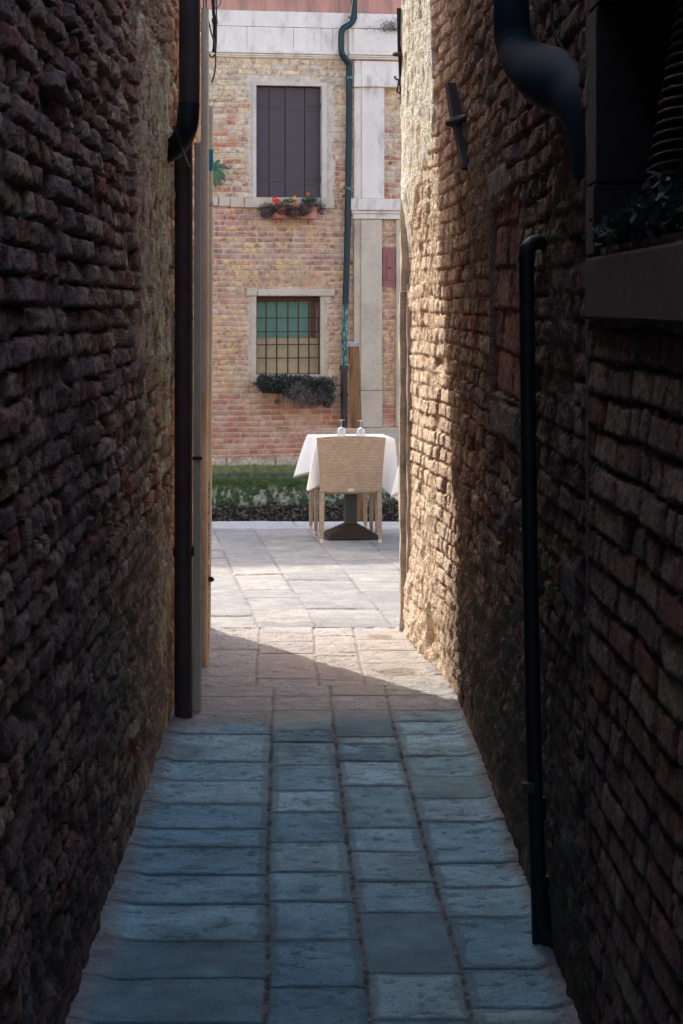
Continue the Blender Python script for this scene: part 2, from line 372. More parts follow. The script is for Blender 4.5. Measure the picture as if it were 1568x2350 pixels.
# darker foot; paler and warmer towards the mouth as painted bounce light; pale salts
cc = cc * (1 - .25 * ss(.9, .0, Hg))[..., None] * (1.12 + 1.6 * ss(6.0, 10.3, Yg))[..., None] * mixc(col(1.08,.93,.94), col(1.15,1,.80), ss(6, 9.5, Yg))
salt = ss(.66, .74, fbm(Yg * 6, Hg * 6, 47, 5)) * ss(1.6, .8, Hg)
cc = mixc(cc, col(.24,.26,.28), salt * .5)
ht = ht * (.35 + .65 * ss(.0, .22, Hg)) - .004
ht[:, 0] = -.1; ht[-1, :] = -.1; ht[0, :] = -.1
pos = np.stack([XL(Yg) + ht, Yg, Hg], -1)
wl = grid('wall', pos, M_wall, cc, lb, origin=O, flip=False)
b = MB()
prof = [(-4, -.3), (13.36, -.3), (13.36, 3.05), (13.8, 3.4), (14.1, 3.9), (14.4, 5.0), (14.7, 6.0), (14.9, 8.6), (-4, 8.6)]
prof2 = [(-4, -.3), (13.36, -.3), (13.36, 3.05), (13.8, 3.4), (14.1, 3.9), (14.4, 5.0), (14.7, 6.2), (9.2, 6.2), (9.2, 5.4), (-4, 5.4)]  # overhang past the corner is invented, out of view, to slant the shadow edge
b.prism(prof2, -7.0, -.93, 0)
b.build('rear_wall', M_front, lb, O)  # pale so its unseen end bounces sun across the canal
b = MB(); b.box(-.93, XL(9), 9.2, 13.36, 4.46, 6.2); b.box(-.93, XL(4), -4, 9.2, 4.46, 5.4); b.box(-.93, XL(4) - .01, -4, 2.04, -.1, 4.46)
b.build('upper_wall', M_bw, lb, O)
b = MB(); b.prism([(9.1, 6.25), (14.8, 6.25), (12, 7.0)], -7.1, -1.2, 0); b.prism([(-4, 5.45), (9.08, 5.45), (2.5, 6.0)], -7.1, -2.2, 0)
b.build('roof', M_roof, lb, O)
b = MB(); b.box(-26, -7.02, 8, 13.4, -.3, 7.0); b.box(-7.0, -.96, 13.362, 13.40, 0, 3.0); 
b.build('bounce_front', M_front, lb, O)  # unseen front, widened and added to bounce warm sun onto the facade

# right building
rb = thing('brick_building', 'weathered red brick building on the right whose far corner catches the sun', 'building', (.9, 8, 0))
O = tuple(rb.location)
Yg, Hg = np.meshgrid(axis(2.0, 13.06, .0135), axis(-.06, 4.3, .0085), indexing='ij')
ht, cc, e, n1, n2, t3 = masonry(Yg, Hg, 77, D=.028, course=.079, L=.30, rough=.85)
hv = fbm(Yg * 1.4, Hg * 1.7, 80, 4)
crust = ss(.54, .66, hv + .26 * ss(1.0, .1, Hg) + .05 * ss(11, 13, Yg))
lump = (fbm(Yg * 9, Hg * 7, 81, 5) - .5) * .06 + (fbm(Yg * 28, Hg * 22, 82, 4) - .5) * .03
ht = ht * (1 - crust * .8) + lump * crust
ccr = mixc(col(.26,.17,.12), col(.34,.27,.20), fbm(Yg * 10, Hg * 9, 83, 4))
cc = mixc(cc, ccr, crust * .75)
# sunlit plaster near the corner
edge = .12 * (fbm(Yg * 3, Hg * 3, 84, 4) - .5)
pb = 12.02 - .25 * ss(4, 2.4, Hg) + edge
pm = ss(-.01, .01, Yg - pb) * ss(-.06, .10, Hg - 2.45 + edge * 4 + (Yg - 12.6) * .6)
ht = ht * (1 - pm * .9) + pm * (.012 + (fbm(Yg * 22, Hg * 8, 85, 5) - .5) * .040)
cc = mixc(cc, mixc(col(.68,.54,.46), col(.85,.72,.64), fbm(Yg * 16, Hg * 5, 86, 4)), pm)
painted_sun = ss(10.6, 11.8, Yg); cc = cc * (1 + .5 * painted_sun)[..., None]  # albedo lifted where the sun falls, painting extra sunlight into the bricks
cc = mixc(cc, col(.84,.70,.58) * (.75 + .5 * fbm(Yg * 12, Hg * 12, 87, 3))[..., None], painted_sun * np.clip(.35 + .8 * fbm(Yg * 4, Hg * 6, 89, 3), 0, .85) * (.35 + .65 * e))
ht = ht + .062 * ss(12.35, 13.0, Yg) * ss(2.25, 2.6, Hg)
# rubble bulge at the foot
bl = ss(.55, 0, Hg) * ss(11.6, 12.6, Yg)
ht = ht + bl * (.05 + .09 * (fbm(Yg * 5, Hg * 5, 88, 4) - .4))
hol = ss(.03, -.05, np.hypot((Yg - 12.0) / .9, (Hg - .17) / 1.0) - .12 + edge * .5)
ht = ht - hol * .10
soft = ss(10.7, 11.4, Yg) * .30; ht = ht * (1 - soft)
# walled-up opening
pin = np.minimum(np.minimum(Yg - 7.72, 8.82 - Yg), np.minimum(Hg - 1.60, 2.32 - Hg))
pm = ss(-.004, .004, pin)
ht2, cc2, *_ = masonry(Yg, Hg, 97, D=.012, course=.16, L=.55, rough=.4)
ht = ht * (1 - pm) + pm * (ht2 - .014)
cc = mixc(cc, cc2 * col(1.0, .72, .66), pm)
fr = ss(.028, .02, np.abs(Yg - 8.845)) * ss(-.004, .004, np.minimum(Hg - 1.55, 2.40 - Hg))
ht = ht * (1 - fr) + fr * .010; cc = mixc(cc, col(.22,.17,.14), fr)
for (y0, y1, z0, z1) in ((7.75, 8.86, 1.44, 1.57), (8.1, 9.0, 2.36, 2.47), (6.0, 6.35, 1.1, 1.22)):
    q = ss(-.006, .012, np.minimum(np.minimum(Yg - y0, y1 - Yg), np.minimum(Hg - z0, z1 - Hg)) + edge * .15)
    ht = ht * (1 - q) + q * (.008 + n1 * .01); cc = mixc(cc, col(.24,.20,.17) * (.8 + .5 * vn(Yg * 20, Hg * 20, 3))[..., None], q)
# tidier, proud brickwork beside the window
nb = ss(-.006, .006, 5.52 - Yg)
ht3, cc3, *_ = masonry(Yg, Hg, 107, D=.018, course=.082, L=.34, rough=.28, vj=.7)
ht = ht * (1 - nb) + nb * (ht3 + .030)
cc = mixc(cc, cc3 * 1.12 * col(.95, .92, 1.0), nb)
led = ss(-.004, .004, np.minimum(Yg - 5.50, 5.575 - Yg)); ht = ht * (1 - led) + led * (.033 + n1 * .006); cc = mixc(cc, col(.15,.13,.13) * (.7 + .6 * vn(Yg * 30, Hg * 12, 8))[..., None], led)
grv = ss(-.01, .01, np.minimum(Yg - 5.60, 5.78 - Yg)) * ss(2.0, 1.9, Hg); ht = ht - grv * .03; cc = cc * (1 - .55 * grv)[..., None]
cc = cc * (1 - .30 * ss(.9, 0, Hg) * (1 - painted_sun))[..., None] * (.68 + .66 * ss(5.2, 10.8, Yg))[..., None] * mixc(col(.92, .94, .98), col(1.02, 1, .92), ss(6, 10, Yg))  # darker towards camera and foot, painting the alley's deep shade into the bricks
salt = ss(.64, .74, fbm(Yg * 6, Hg * 6, 90, 5)) * ss(1.3, .3, Hg) * (1 - painted_sun)
cc = mixc(cc, col(.26,.28,.28), salt * .5)
wo = (Yg > 3.5) & (Yg < 5.32) & (Hg > 2.07) & (Hg < 2.68)
ht = ht * (1 - .65 * ss(.22, .0, Hg) * ss(11.4, 10.6, Yg))
ht[:, 0] = -.1; ht[-1, :] = -.1; ht[0, :] = -.1; ht[:, -1] = -.1
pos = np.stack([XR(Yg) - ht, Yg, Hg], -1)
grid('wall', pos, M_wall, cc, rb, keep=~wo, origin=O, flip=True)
b = MB(); b.box(.951, 6, -4, 3.3, -.3, 3.5); b.box(.95, 6, 3.3, 12.9, -.3, 2.0); b.box(.95, 6, 5.4, 12.9, 2.0, 4.2); b.box(.95, 6, 3.3, 5.4, 2.75, 4.2); b.box(1.3, 6, 3.3, 5.4, 2.0, 2.75)
b.build('rear_wall', M_front, rb, O)  # pale finish chosen to return sun to the facade
b = MB(); b.box(.68, .95, -4, 2.03, -.1, 3.5); b.build('alley_wall', M_bw, rb, O)
b = MB(); b.box(1.6, 24, 12.0, 13.0, -.3, 7.0); b.build('bounce_front', M_front, rb, O)  # unseen block added to throw sunlight back across the canal
b = MB(); b.prism([(3.2, 4.32), (13.1, 4.32), (9, 4.8)], .75, 6.1, 0); b.build('roof', M_roof, rb, O)
# stone corner: two stepped uprights
cs = MB()
def rough_post(x0, x1, y0, y1, z0, z1, n=60, seed=0, amp=.006):
    vs = []; fs = []
    for i in range(n + 1):
        z = z0 + (z1 - z0) * i / n
        for j, (x, y) in enumerate(((x0, y0), (x1, y0), (x1, y1), (x0, y1))):
            ox = (float(vn(np.array(z * 9.0), np.array(j * 3.1), seed)) - .5) * amp * 2
            oy = (float(vn(np.array(z * 9.0), np.array(j * 5.1 + 9), seed)) - .5) * amp * 2
            vs.append((x + ox, y + oy, z))
    for i in range(n):
        for j in range(4): fs.append((i * 4 + j, i * 4 + (j + 1) % 4, i * 4 + 4 + (j + 1) % 4, i * 4 + 4 + j))
    fs += [(3, 2, 1, 0), (n * 4, n * 4 + 1, n * 4 + 2, n * 4 + 3)]
    cs.add(vs, fs)
rough_post(.347, .60, 13.13, 13.33, 0, 2.02, seed=3)
rough_post(.385, .60, 13.02, 13.125, 0, 2.06, seed=5)
rough_post(.352, .60, 13.10, 13.33, 2.025, 2.62, n=20, seed=7)
rough_post(.40, .60, 13.07, 13.33, 2.63, 4.3, n=50, seed=9)
cs.build('corner_stone', M_corner, rb, O, bevel=.006)
# window with stone frame in the right wall
wn_ = MB()
X0 = float(XR(np.array(5.4))) - .037
wn_.box(X0, X0 + .22, 5.32, 5.50, 2.235, 2.66); wn_.box(X0 - .006, X0 + .22, 5.32, 5.505, 2.06, 2.23)
wn_.box(X0 + .002, X0 + .22, 3.4, 5.5, 2.665, 2.80)
win = wn_.build('window', M_dkstone, rb, O, bevel=.006)
b = MB(); b.box(X0 - .012, X0 + .25, 3.4, 5.47, 1.905, 2.055); b.build('sill', M_dkstone, win, bevel=.008, origin=O)
b = MB()
for i in range(26):
    z = 2.09 + i * .022
    pts = [(X0 + .12 + .03 * math.sin(j * .55 + i * .2), 3.45 + j * .09, z + .010 * math.sin(j * .5)) for j in range(21)]
    b.tube(pts, .0045, 6)
b.build('roller_grille', M_dkiron, win, O)
b = MB(); b.box(X0 + .19, X0 + .20, 3.4, 5.32, 2.06, 2.66); b.build('pane', M_darkin, win, O)  # near-black sheet painting the unlit room behind the grille

# ------------------------------------------------------------------ paving
def joint_dist(v, edges): 
    d = np.full(v.shape, 9.0); k = np.zeros(v.shape, int)
    for i, ed in enumerate(edges):
        d = np.minimum(d, np.abs(v - ed)); k += (v > ed)
    return d, k
SLATE = [col(.20,.35,.385), col(.165,.31,.355), col(.235,.37,.395), col(.14,.275,.325)]
def slabs(u, v, seed, cols, rowmin, rowmax, rows=None):
    """columns of slabs split into rows of random depth"""
    d, k = joint_dist(u, cols)
    dr = np.full(u.shape, 9.0); row = np.zeros(u.shape, int)
    rnd = random.Random(seed)
    for c in range(len(cols) + 1):
        m = k == c
        if not m.any(): continue
        e = []; z = float(v.min()) - rnd.uniform(0, .3)
        while z < v.max(): e.append(z); z += rnd.uniform(rowmin, rowmax)
        if rows:
            e = sorted(10728 / (837 + q / 1.1615) for q in rows[c])
            while e[0] > v.min() - .5: e.insert(0, e[0] - rnd.uniform(.34, .46))
            while e[-1] < v.max() + .5: e.append(e[-1] + .4)
        e = np.array(e); vv = v[m] + .006 * (vn(u[m] * 6 + c * 9, v[m] * 3, seed) - .5) * 2
        i = np.searchsorted(e, vv)
        lo = e[np.clip(i - 1, 0, len(e) - 1)]; hi = e[np.clip(i, 0, len(e) - 1)]
        dr[m] = np.minimum(np.abs(vv - lo), np.abs(hi - vv)); row[m] = i
    return d, dr, k, row
# alley floor
Xg, Yg = np.meshgrid(axis(-1.0, .86, .0085), axis(1.6, 13.3, .0095), indexing='ij')
u = Xg + .026 * (Yg - 5.97) + .010 * (fbm(Yg * 1.5, Xg * 0, 5, 3) - .5) * 2
far = Yg > 11.25
d1, r1, k1, w1 = slabs(u, Yg, 21, [-.208, .0776, .356], .34, .44, rows=[[985, 875, 768, 683, 603, 550, 478, 410, 353, 275, 207], [1012, 872, 760, 673, 588, 502, 440, 363, 297, 262, 206], [970, 790, 700, 615, 545, 425, 353, 303, 282, 205], [955, 805, 718, 648, 528, 460, 398, 337, 275, 237, 205]])
d2, r2, k2, w2 = slabs(u, Yg, 31, [-.30, .02, .26], .30, .50)
d = np.where(far, d2, d1); r = np.where(far, r2, r1); k = np.where(far, k2 + 9, k1); w_ = np.where(far, w2, w1)
d = np.where(k1 + 0 * d < 0, d, d); 
mid = (Yg > 10.5) & (Yg < 11.25)
jn = .004 * (fbm(Xg * 20, Yg * 20, 6, 3) - .5)
cem = ss(.0085, .005, d + jn)                        # wide cemented column joints
gap = ss(.0072, .0040, r + jn * .8)
dm = np.minimum(d, r)
t = hsh(k, w_, 4); t2 = hsh(k, w_, 8)
n1 = fbm(Xg * 16, Yg * 16, 50, 4) - .5; n2 = fbm(Xg * 3, Yg * 3, 51, 3) - .5
inner = ss(.030, .036, dm + .03 * (fbm(Xg * 12, Yg * 12, 52, 3) - .5)) * (t2 > .12)
z = n1 * .011 * (.25 + inner) + n2 * .005 + (t - .5) * .004 - gap * .011 - cem * .006
pits = ss(.62, .70, fbm(Xg * 22, Yg * 30, 53, 4)) * inner
z = z - pits * .005 + inner * (t2 - .3) * .002
c = pick(SLATE, [3, 3, 2, 2], t)
c = c * (1 + inner * (.25 + .55 * t2))[..., None] * (.62 + .76 * fbm(Xg * 8, Yg * 8, 54, 5))[..., None]
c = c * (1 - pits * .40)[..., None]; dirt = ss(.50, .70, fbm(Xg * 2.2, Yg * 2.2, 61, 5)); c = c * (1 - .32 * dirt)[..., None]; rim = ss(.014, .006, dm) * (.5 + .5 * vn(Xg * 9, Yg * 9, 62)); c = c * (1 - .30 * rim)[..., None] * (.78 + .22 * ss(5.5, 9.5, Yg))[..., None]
c = mixc(c, mixc(col(.035,.035,.038), col(.20,.17,.14), ss(.40, .62, fbm(Xg * 20, Yg * 20, 63, 3))), cem * .9); c = mixc(c, col(.02,.022,.026), gap)
# cement skim / pink dust where the alley opens
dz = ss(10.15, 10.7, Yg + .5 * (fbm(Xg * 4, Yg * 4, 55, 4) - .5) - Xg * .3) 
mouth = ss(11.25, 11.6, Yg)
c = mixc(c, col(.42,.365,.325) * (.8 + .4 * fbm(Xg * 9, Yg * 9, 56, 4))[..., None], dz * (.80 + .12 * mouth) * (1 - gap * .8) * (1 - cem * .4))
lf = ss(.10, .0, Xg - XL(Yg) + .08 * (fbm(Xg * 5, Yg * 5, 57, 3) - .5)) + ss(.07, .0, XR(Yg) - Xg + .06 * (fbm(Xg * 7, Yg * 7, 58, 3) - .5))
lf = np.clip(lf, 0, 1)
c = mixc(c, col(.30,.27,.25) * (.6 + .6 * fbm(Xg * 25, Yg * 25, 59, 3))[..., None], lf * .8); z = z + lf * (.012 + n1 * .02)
for (px, py, rx, ry) in ((872, 1462, .085, .10), (800, 1497, .07, .05), (912, 1542, .12, .12)):
    p = P(px, py, 9847 / (py - 700)); q = ss(1.1, .7, np.hypot((Xg - p[0]) / rx, (Yg - p[1]) / ry) + .5 * (fbm(Xg * 12, Yg * 12, 60, 3) - .5))
    c = mixc(c, col(.20,.15,.10), q * .75)
for (px, py) in ((850, 1441), (902, 1441)):
    p = P(px, py, 9847 / (py - 700)); q = ((np.abs(Xg - p[0]) < .016) & (np.abs(Yg - p[1]) < .03)).astype(float); z = z - q * .05; c = mixc(c, col(.02,.02,.02), q)
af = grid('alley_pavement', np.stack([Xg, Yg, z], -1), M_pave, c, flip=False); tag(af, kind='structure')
# quay
Xg, Yg = np.meshgrid(axis(-2.6, 2.6, .0135), axis(13.3, 19.86, .014), indexing='ij')
u = Xg + .104 * (Yg - 16.2) + .03 * (fbm(Yg * .9, Xg * .5, 65, 3) - .5)
cols = [-2.45, -2.02, -1.6, -1.2, -.80, -.45, .01, .43, .84, 1.27, 1.68, 2.1]
d, r, k, w_ = slabs(u, Yg, 77, cols, .38, .72)
kerb = Yg > 19.22
dk = np.abs(Yg - 19.22)
ck = [-2.0, -.35, 1.25]; dkc, kk = joint_dist(Xg + .1 * (Yg - 19), ck)
d = np.where(kerb, dkc, d); r = np.where(kerb, dk, np.minimum(r, dk)); k = np.where(kerb, 50 + kk, k); w_ = np.where(kerb, 1, w_)
jn = .008 * (fbm(Xg * 12, Yg * 12, 66, 3) - .5)
cj = ss(.010, .003, d + jn) * ss(.28, .5, fbm(Xg * 3, Yg * 3, 67, 3)); gj = ss(.009, .003, r + jn) * ss(.30, .48, fbm(Xg * 4, Yg * 2, 68, 3))
t = hsh(k, w_, 14); n1 = fbm(Xg * 14, Yg * 14, 69, 4) - .5; n2 = fbm(Xg * 2.5, Yg * 2.5, 70, 3) - .5
z = n1 * .004 + n2 * .012 + (t - .5) * .010 - gj * .018 - cj * .008
z = z * np.clip((Yg - 13.28) / .1, 0, 1)
c = pick([col(.325,.315,.285), col(.29,.285,.265), col(.35,.33,.295), col(.265,.262,.25)], [3, 3, 2, 2], t) * (.72 + .56 * fbm(Xg * 6, Yg * 6, 71, 5))[..., None]
c = mixc(c, col(.27,.26,.25), ss(.60, .74, fbm(Xg * 9, Yg * 14, 72, 4)) * .5)
c = mixc(c, col(.50,.48,.45), kerb * .8)
c = mixc(c, col(.20,.17,.14), cj * .8); c = mixc(c, col(.05,.045,.04), gj * .95)
qy = grid('quay_pavement', np.stack([Xg, Yg, z], -1), M_pave, c); tag(qy, kind='structure')
b = MB(); b.box(-40, -2.6, 13.3, 19.86, -1.8, -.004); b.box(2.6, 40, 13.3, 19.86, -1.8, -.004); b.box(-2.6, 2.6, 13.3, 19.85, -1.8, -.05)
b.box(-40, -1.0, 9, 13.3, -.4, -.02); b.box(.86, 40, 9, 13.3, -.4, -.02)
tag(b.build('quay_ground', M_ground), kind='structure')
b = MB(); b.box(-400, 400, -400, 19.7, -2.2, -.08); tag(b.build('ground', M_ground), kind='structure')
b = MB(); b.add([(-400, 19.0, -.98), (400, 19.0, -.98), (400, 60, -.98), (-400, 60, -.98)], [(0, 1, 2, 3)])
tag(b.build('canal_water', M_water), kind='structure')
b = MB(); b.box(-400, 400, 42, 800, -2, -.1); tag(b.build('far_ground', M_ground), kind='structure')

# ------------------------------------------------------------------ facade across the canal
AF = math.radians(11); TF = math.tan(AF); ZF = 29.0
def UV(x, y):
    a = (x - 784) / FD; Z = ZF / (1 - TF * a); return (a * Z / math.cos(AF), H - (y - 700) / FD * Z)
def U(x): return UV(x, 700)[0]
def V(y, x=784): return UV(x, y)[1]
fb = thing('brick_building', 'pale patched brick building with white stone cornice facing across the canal', 'building', (0, ZF, 0), AF)
Ug, Vg = np.meshgrid(axis(-3.3, 2.4, .0105), axis(-.06, 5.26, .0105), indexing='ij')
hh = Vg + .012 * (fbm(Ug * .8, Vg * .8, 201, 3) - .5) * 2 + .004 * (vn(Ug * 5, Vg * 5, 202) - .5)
s = Ug + .01 * (fbm(Ug * 6, Vg * 9, 203, 2) - .5)
r, k, du, dv = bricks(s, hh, 205, .0725, .24, split=.4)
zone = Vg + .35 * (fbm(Ug * .9, Vg * .9, 206, 3) - .5) * 2
jit = .006 * (fbm(Ug * 25, Vg * 25, 207, 3) - .5)
e = ss(.004, .011, np.minimum(du, dv) + jit)
t1 = hsh(r, k, 208); t3 = hsh(r, k, 209); n1 = fbm(Ug * 22, Vg * 22, 210, 4) - .5; n2 = fbm(Ug * 4, Vg * 4, 211, 4)
low = pick([col(.40,.145,.11), col(.35,.12,.095), col(.42,.21,.14), col(.46,.28,.18)], [4, 3, 3, 1], t3)
mid_ = pick([col(.54,.34,.19), col(.52,.30,.17), col(.46,.27,.19), col(.54,.38,.19), col(.38,.20,.15)], [4, 3, 3, 2, 1], t3)
mix_ = pick([col(.37,.20,.165), col(.50,.28,.16), col(.52,.36,.17), col(.31,.165,.145), col(.50,.34,.23), col(.44,.18,.12)], [4, 3, 3, 3, 3, 1], t3)
red_ = pick([col(.38,.14,.10), col(.55,.44,.34), col(.44,.26,.17), col(.50,.36,.24), col(.33,.12,.09)], [3, 4, 2, 2, 2], t3)
topc = pick([col(.54,.43,.31), col(.47,.35,.24), col(.57,.47,.36), col(.42,.30,.20)], [3, 3, 3, 1], t3)
c = mixc(low, mid_, ss(.55, .75, zone)); c = mixc(c, mix_, ss(1.95, 2.25, zone)); c = mixc(c, red_, ss(3.2, 3.5, zone)); c = mixc(c, topc, ss(4.25, 4.6, zone))
c = mixc(c, col(.47,.32,.22), .22 * np.ones(c.shape[:2])); c = np.clip(c * col(1.22, 1.17, 1.08), 0, .75) * (.66 + .72 * fbm(Ug * 11, Vg * 11, 212, 5))[..., None]
pit = ss(.60, .68, fbm(Ug * 26, Vg * 30, 213, 3)) * ss(.6, 1.1, zone)
c = c * (1 - .45 * pit)[..., None]
wash = ss(.54, .62, fbm(Ug * 9, Vg * 14, 214, 4)) * ss(3.2, 3.8, zone)
c = mixc(c, col(.60,.56,.52), wash * .5)
mo = mixc(col(.58,.46,.35), col(.56,.44,.30), ss(3, 4, zone)) * (.85 + .3 * vn(Ug * 20, Vg * 20, 215))[..., None]
smear = ss(.50, .60, fbm(Ug * 5, Vg * 7, 216, 4)) * .4
cc = mixc(mo, c, e * (1 - smear))
# relieving arch over the lower window
ac = UV(664, 790); dxa = Ug - ac[0]; dya = Vg - ac[1]; rad = np.hypot(dxa, dya); ang = np.arctan2(dxa, dya)
R0 = V(636) - ac[1]; ring = ss(.012, .004, np.abs(rad - R0 - .0) - .075) * ss(.02, .0, np.abs(ang) - .78)
ar = (ang * R0) / .062; ae = ss(.05, .16, np.minimum(ar - np.floor(ar), 1 - ar + np.floor(ar)))
ac_ = pick([col(.52,.36,.18), col(.50,.32,.20), col(.48,.30,.21), col(.42,.25,.18)], [3, 2, 2, 2], hsh(np.floor(ar), 0 * ar, 77)) * (.75 + .5 * fbm(Ug * 20, Vg * 20, 217, 3))[..., None]
cc = mixc(cc, mixc(mo, ac_, ae), ring * .7); e = e * (1 - ring) + ae * ring
for (wa0, wa1, wb0, wb1, sd_, z0_) in ((U(570), U(765), V(456), V(180), 301, 1), (U(569), U(756), V(858), V(672), 302, 0)):
    rg = .05 * (fbm(Ug * 7, Vg * 5, sd_, 4) - .5) * 2
    q = ss(-.008, .008, np.minimum(np.minimum(Ug - wa0, wa1 - Ug), np.minimum(Vg - wb0, wb1 - Vg)) + rg + (.0 if z0_ else -.015))
    cc = mixc(cc, mixc(col(.62,.55,.46), col(.50,.42,.33), fbm(Ug * 9, Vg * 9, sd_ + 1, 4)), q); plq = q if z0_ else np.maximum(plq, q)
soot = ss(.62, .75, fbm(Ug * 5, Vg * 8, 218, 4)) * ss(4.6, 5.1, Vg)
cc = mixc(cc, col(.2,.18,.15), soot * .6)
e = e * (1 - plq) + plq * 1.3
ht = -.012 + e * (.014 + (t1 - .5) * .008) + n1 * .008 - pit * .006 + (n2 - .5) * .01
W1 = (U(588), U(738.5), V(454), V(199)); W2 = (U(588), U(735.5), V(857), V(680))
hole = np.zeros(Ug.shape, bool)
for (a0, a1, b0, b1) in (W1, W2): hole |= (Ug > a0 - .01) & (Ug < a1 + .01) & (Vg > b0 - .01) & (Vg < b1 + .01)
grid('wall', np.stack([Ug, -ht, Vg], -1), M_fac, cc, fb, keep=~hole)
b = MB(); b.box(-22, -3.3, .0, .3, -1.3, 5.25); b.box(2.4, 9, .0, .3, -1.3, 5.25); b.box(-3.3, 2.4, .5, .6, -1.3, 5.25)
b.build('outer_wall', M_bwf, fb)
b = MB(); b.box(-22, 9, .03, .4, V(30), 9.6); b.build('plaster_wall', M_pink, fb)
b = MB(); b.prism([(-22, 9.6), (9, 9.6), (9, 9.0), (-22, 9.0)], .41, 8, 1); b.build('upper_block', M_pink, fb)
# roof: the ridge is what throws the shadow edge on the quay
ca, sa = math.cos(AF), math.sin(AF)
def w2l(x, y, z): return ((x) * ca + (y - ZF) * sa, -(x) * sa + (y - ZF) * ca, z)
def ridge(x0, yq):  # ridge point above/behind that shades quay point (x0,yq) at height Hr
    Hr = 13.4; t_ = Hr / math.tan(EL); return (x0 + SX / sl * t_, yq + SY / sl * t_, Hr)
ra = ridge(-9, 18.35 + .29 * 8.1); rbp = ridge(3.2, 18.35 - .29 * 4.1)
e0 = (-22, -.1, 9.61); e1 = (9, -.1, 9.61); f1 = (9, 12, 9.61); f0 = (-22, 12, 9.61)
b = MB(); b.add([e0, e1, f1, f0, w2l(*ra), w2l(*rbp)], [(0, 1, 5, 4), (1, 2, 5), (2, 3, 4, 5), (3, 0, 4), (0, 3, 2, 1)])
b.build('roof', M_roof, fb)
# cornice
b = MB(); uL, uR, up = -22, 9, U(798)
yt, ym, yb = V(30), V(66), V(118)
b.box(uL, up, -.030, .3, ym + .003, yt); xs_ = [uL] + [U(q) for q in (566, 673, 736, 762)] + [up]
for i in range(5): b.box(xs_[i] + .002, xs_[i + 1] - .002, -.036, .3, yb, ym - .003)
b.box(up, uR, -.075, .3, ym + .003, yt - .005); b.box(up + .04, uR, -.105, -.076, ym + .004, yt - .008); b.box(up, uR, -.095, .3, yb, ym - .003)
b.box(up + .055, uR, -.115, -.096, yb, ym - .006)
z = yb
for (dz_, o) in ((.022, .055), (.030, .085), (.028, .050), (.022, .032)):
    b.box(uL, up - .005, -o, .3, z - dz_ + .001, z - .001); b.box(up - .004, uR, -o - .06, .3, z - dz_ + .0012, z - .0012); z -= dz_
b.build('cornice', M_stone, fb, bevel=.004)
# pilaster
b = MB(); u0, u1 = U(811), U(879)
b.box(u0, u1, -.055, .02, V(456) + .002, V(200) - .002); b.box(U(828), u1 + .002, -.085, -.0555, V(456) + .004, V(200) - .002)
b.box(U(812), U(925), -.04, .02, V(172) + .002, V(139)); b.box(U(828), U(925), -.06, -.041, V(172) + .003, V(139) - .004)
pl = b.build('pilaster', M_stone, fb, bevel=.004)
b = MB(); b.box(U(809), U(925), -.115, .02, V(200), V(172)); b.box(U(826), U(925), -.13, -.116, V(199), V(173)); b.build('capital', M_stone, pl, bevel=.004)
b = MB(); b.box(U(800), U(925), -.11, .02, V(483), V(456)); b.box(U(817), U(925), -.13, -.111, V(482), V(457)); b.box(U(804), U(925), -.095, .02, V(490), V(483.3)); b.box(U(808), U(925), -.075, .02, V(502), V(490.3))
b.build('band_course', M_stone, pl, bevel=.004)
b = MB(); b.box(U(811), U(874), -.05, .02, V(896), V(503)); b.box(U(826), U(874.5), -.075, -.051, V(896), V(503.5)); b.box(U(825), U(875), -.085, .02, V(981), V(897))
b.build('lower_shaft', M_stone_b, pl, bevel=.006)
b = MB(); b.box(U(830), 2.4, -.10, .02, V(1046), V(982)); b.box(U(830), 2.4, -.12, .02, V(1068), V(1047)); b.box(U(908), U(921), -.05, .02, V(980), V(503)); b.box(U(922), U(975), -.03, .02, V(980), V(503))
b.build('plinth', M_stone_b, fb, bevel=.008)
# foundation with weed and mussels
Ug, Vg = np.meshgrid(axis(-3.6, 3.2, .014), axis(-1.25, V(1046), .009), indexing='ij')
nz = fbm(Ug * 3, Vg * 3, 230, 4)
vv = Vg + .05 * (fbm(Ug * 1.2, Vg * 1.2, 231, 3) - .5)
z1, z2, z3, z4, z5 = V(1064), V(1076), V(1091), V(1112), V(1150)
off = .035 + .10 * ss(z1, z3, vv) + .20 * ss(z3, z3 - .02, vv) + .06 * ss(z4, z5, vv)
rough_ = ss(z2, z4, Vg)
off = off + (fbm(Ug * 14, Vg * 14, 232, 5) - .5) * (.012 + .05 * rough_) + (vn(Ug * 34, Vg * 34, 233) - .5) * .035 * ss(z4, z5, Vg)
jt = ss(.008, .003, np.minimum(np.abs(Ug - U(632)), np.abs(Ug - U(520)))) * ss(z1 - .01, z1, vv); off = off - jt * .015
c0 = mixc(col(.56,.47,.36), col(.44,.36,.27), ss(.4, .6, nz))
cm = mixc(col(.09,.11,.025), col(.20,.21,.08), fbm(Ug * 20, Vg * 20, 234, 3))
cg = mixc(col(.02,.04,.010), col(.085,.13,.035), fbm(Ug * 25, Vg * 25, 235, 3))
cw = mixc(col(.30,.29,.21), col(.045,.07,.028), ss(.34, .54, fbm(Ug * 26, Vg * 15, 236, 5)))
cmu = mixc(col(.02,.02,.022), col(.17,.13,.08), ss(.52, .66, fbm(Ug * 48, Vg * 48, 237, 4)))
c = mixc(c0, cm, ss(z1 + .015, z1 - .02, vv + .05 * (nz - .5))); c = mixc(c, col(.055,.05,.05), ss(z2, z3 + .03, vv) * ss(z3 - .02, z3 + .02, vv) * .7)
c = mixc(c, cg, ss(z3 + .01, z3 - .02, vv)); c = mixc(c, cw, ss(z4 + .04, z4 - .05, vv + .1 * (nz - .5))); c = mixc(c, cmu, ss(z5 + .05, z5 - .04, vv + .1 * (nz - .5)))
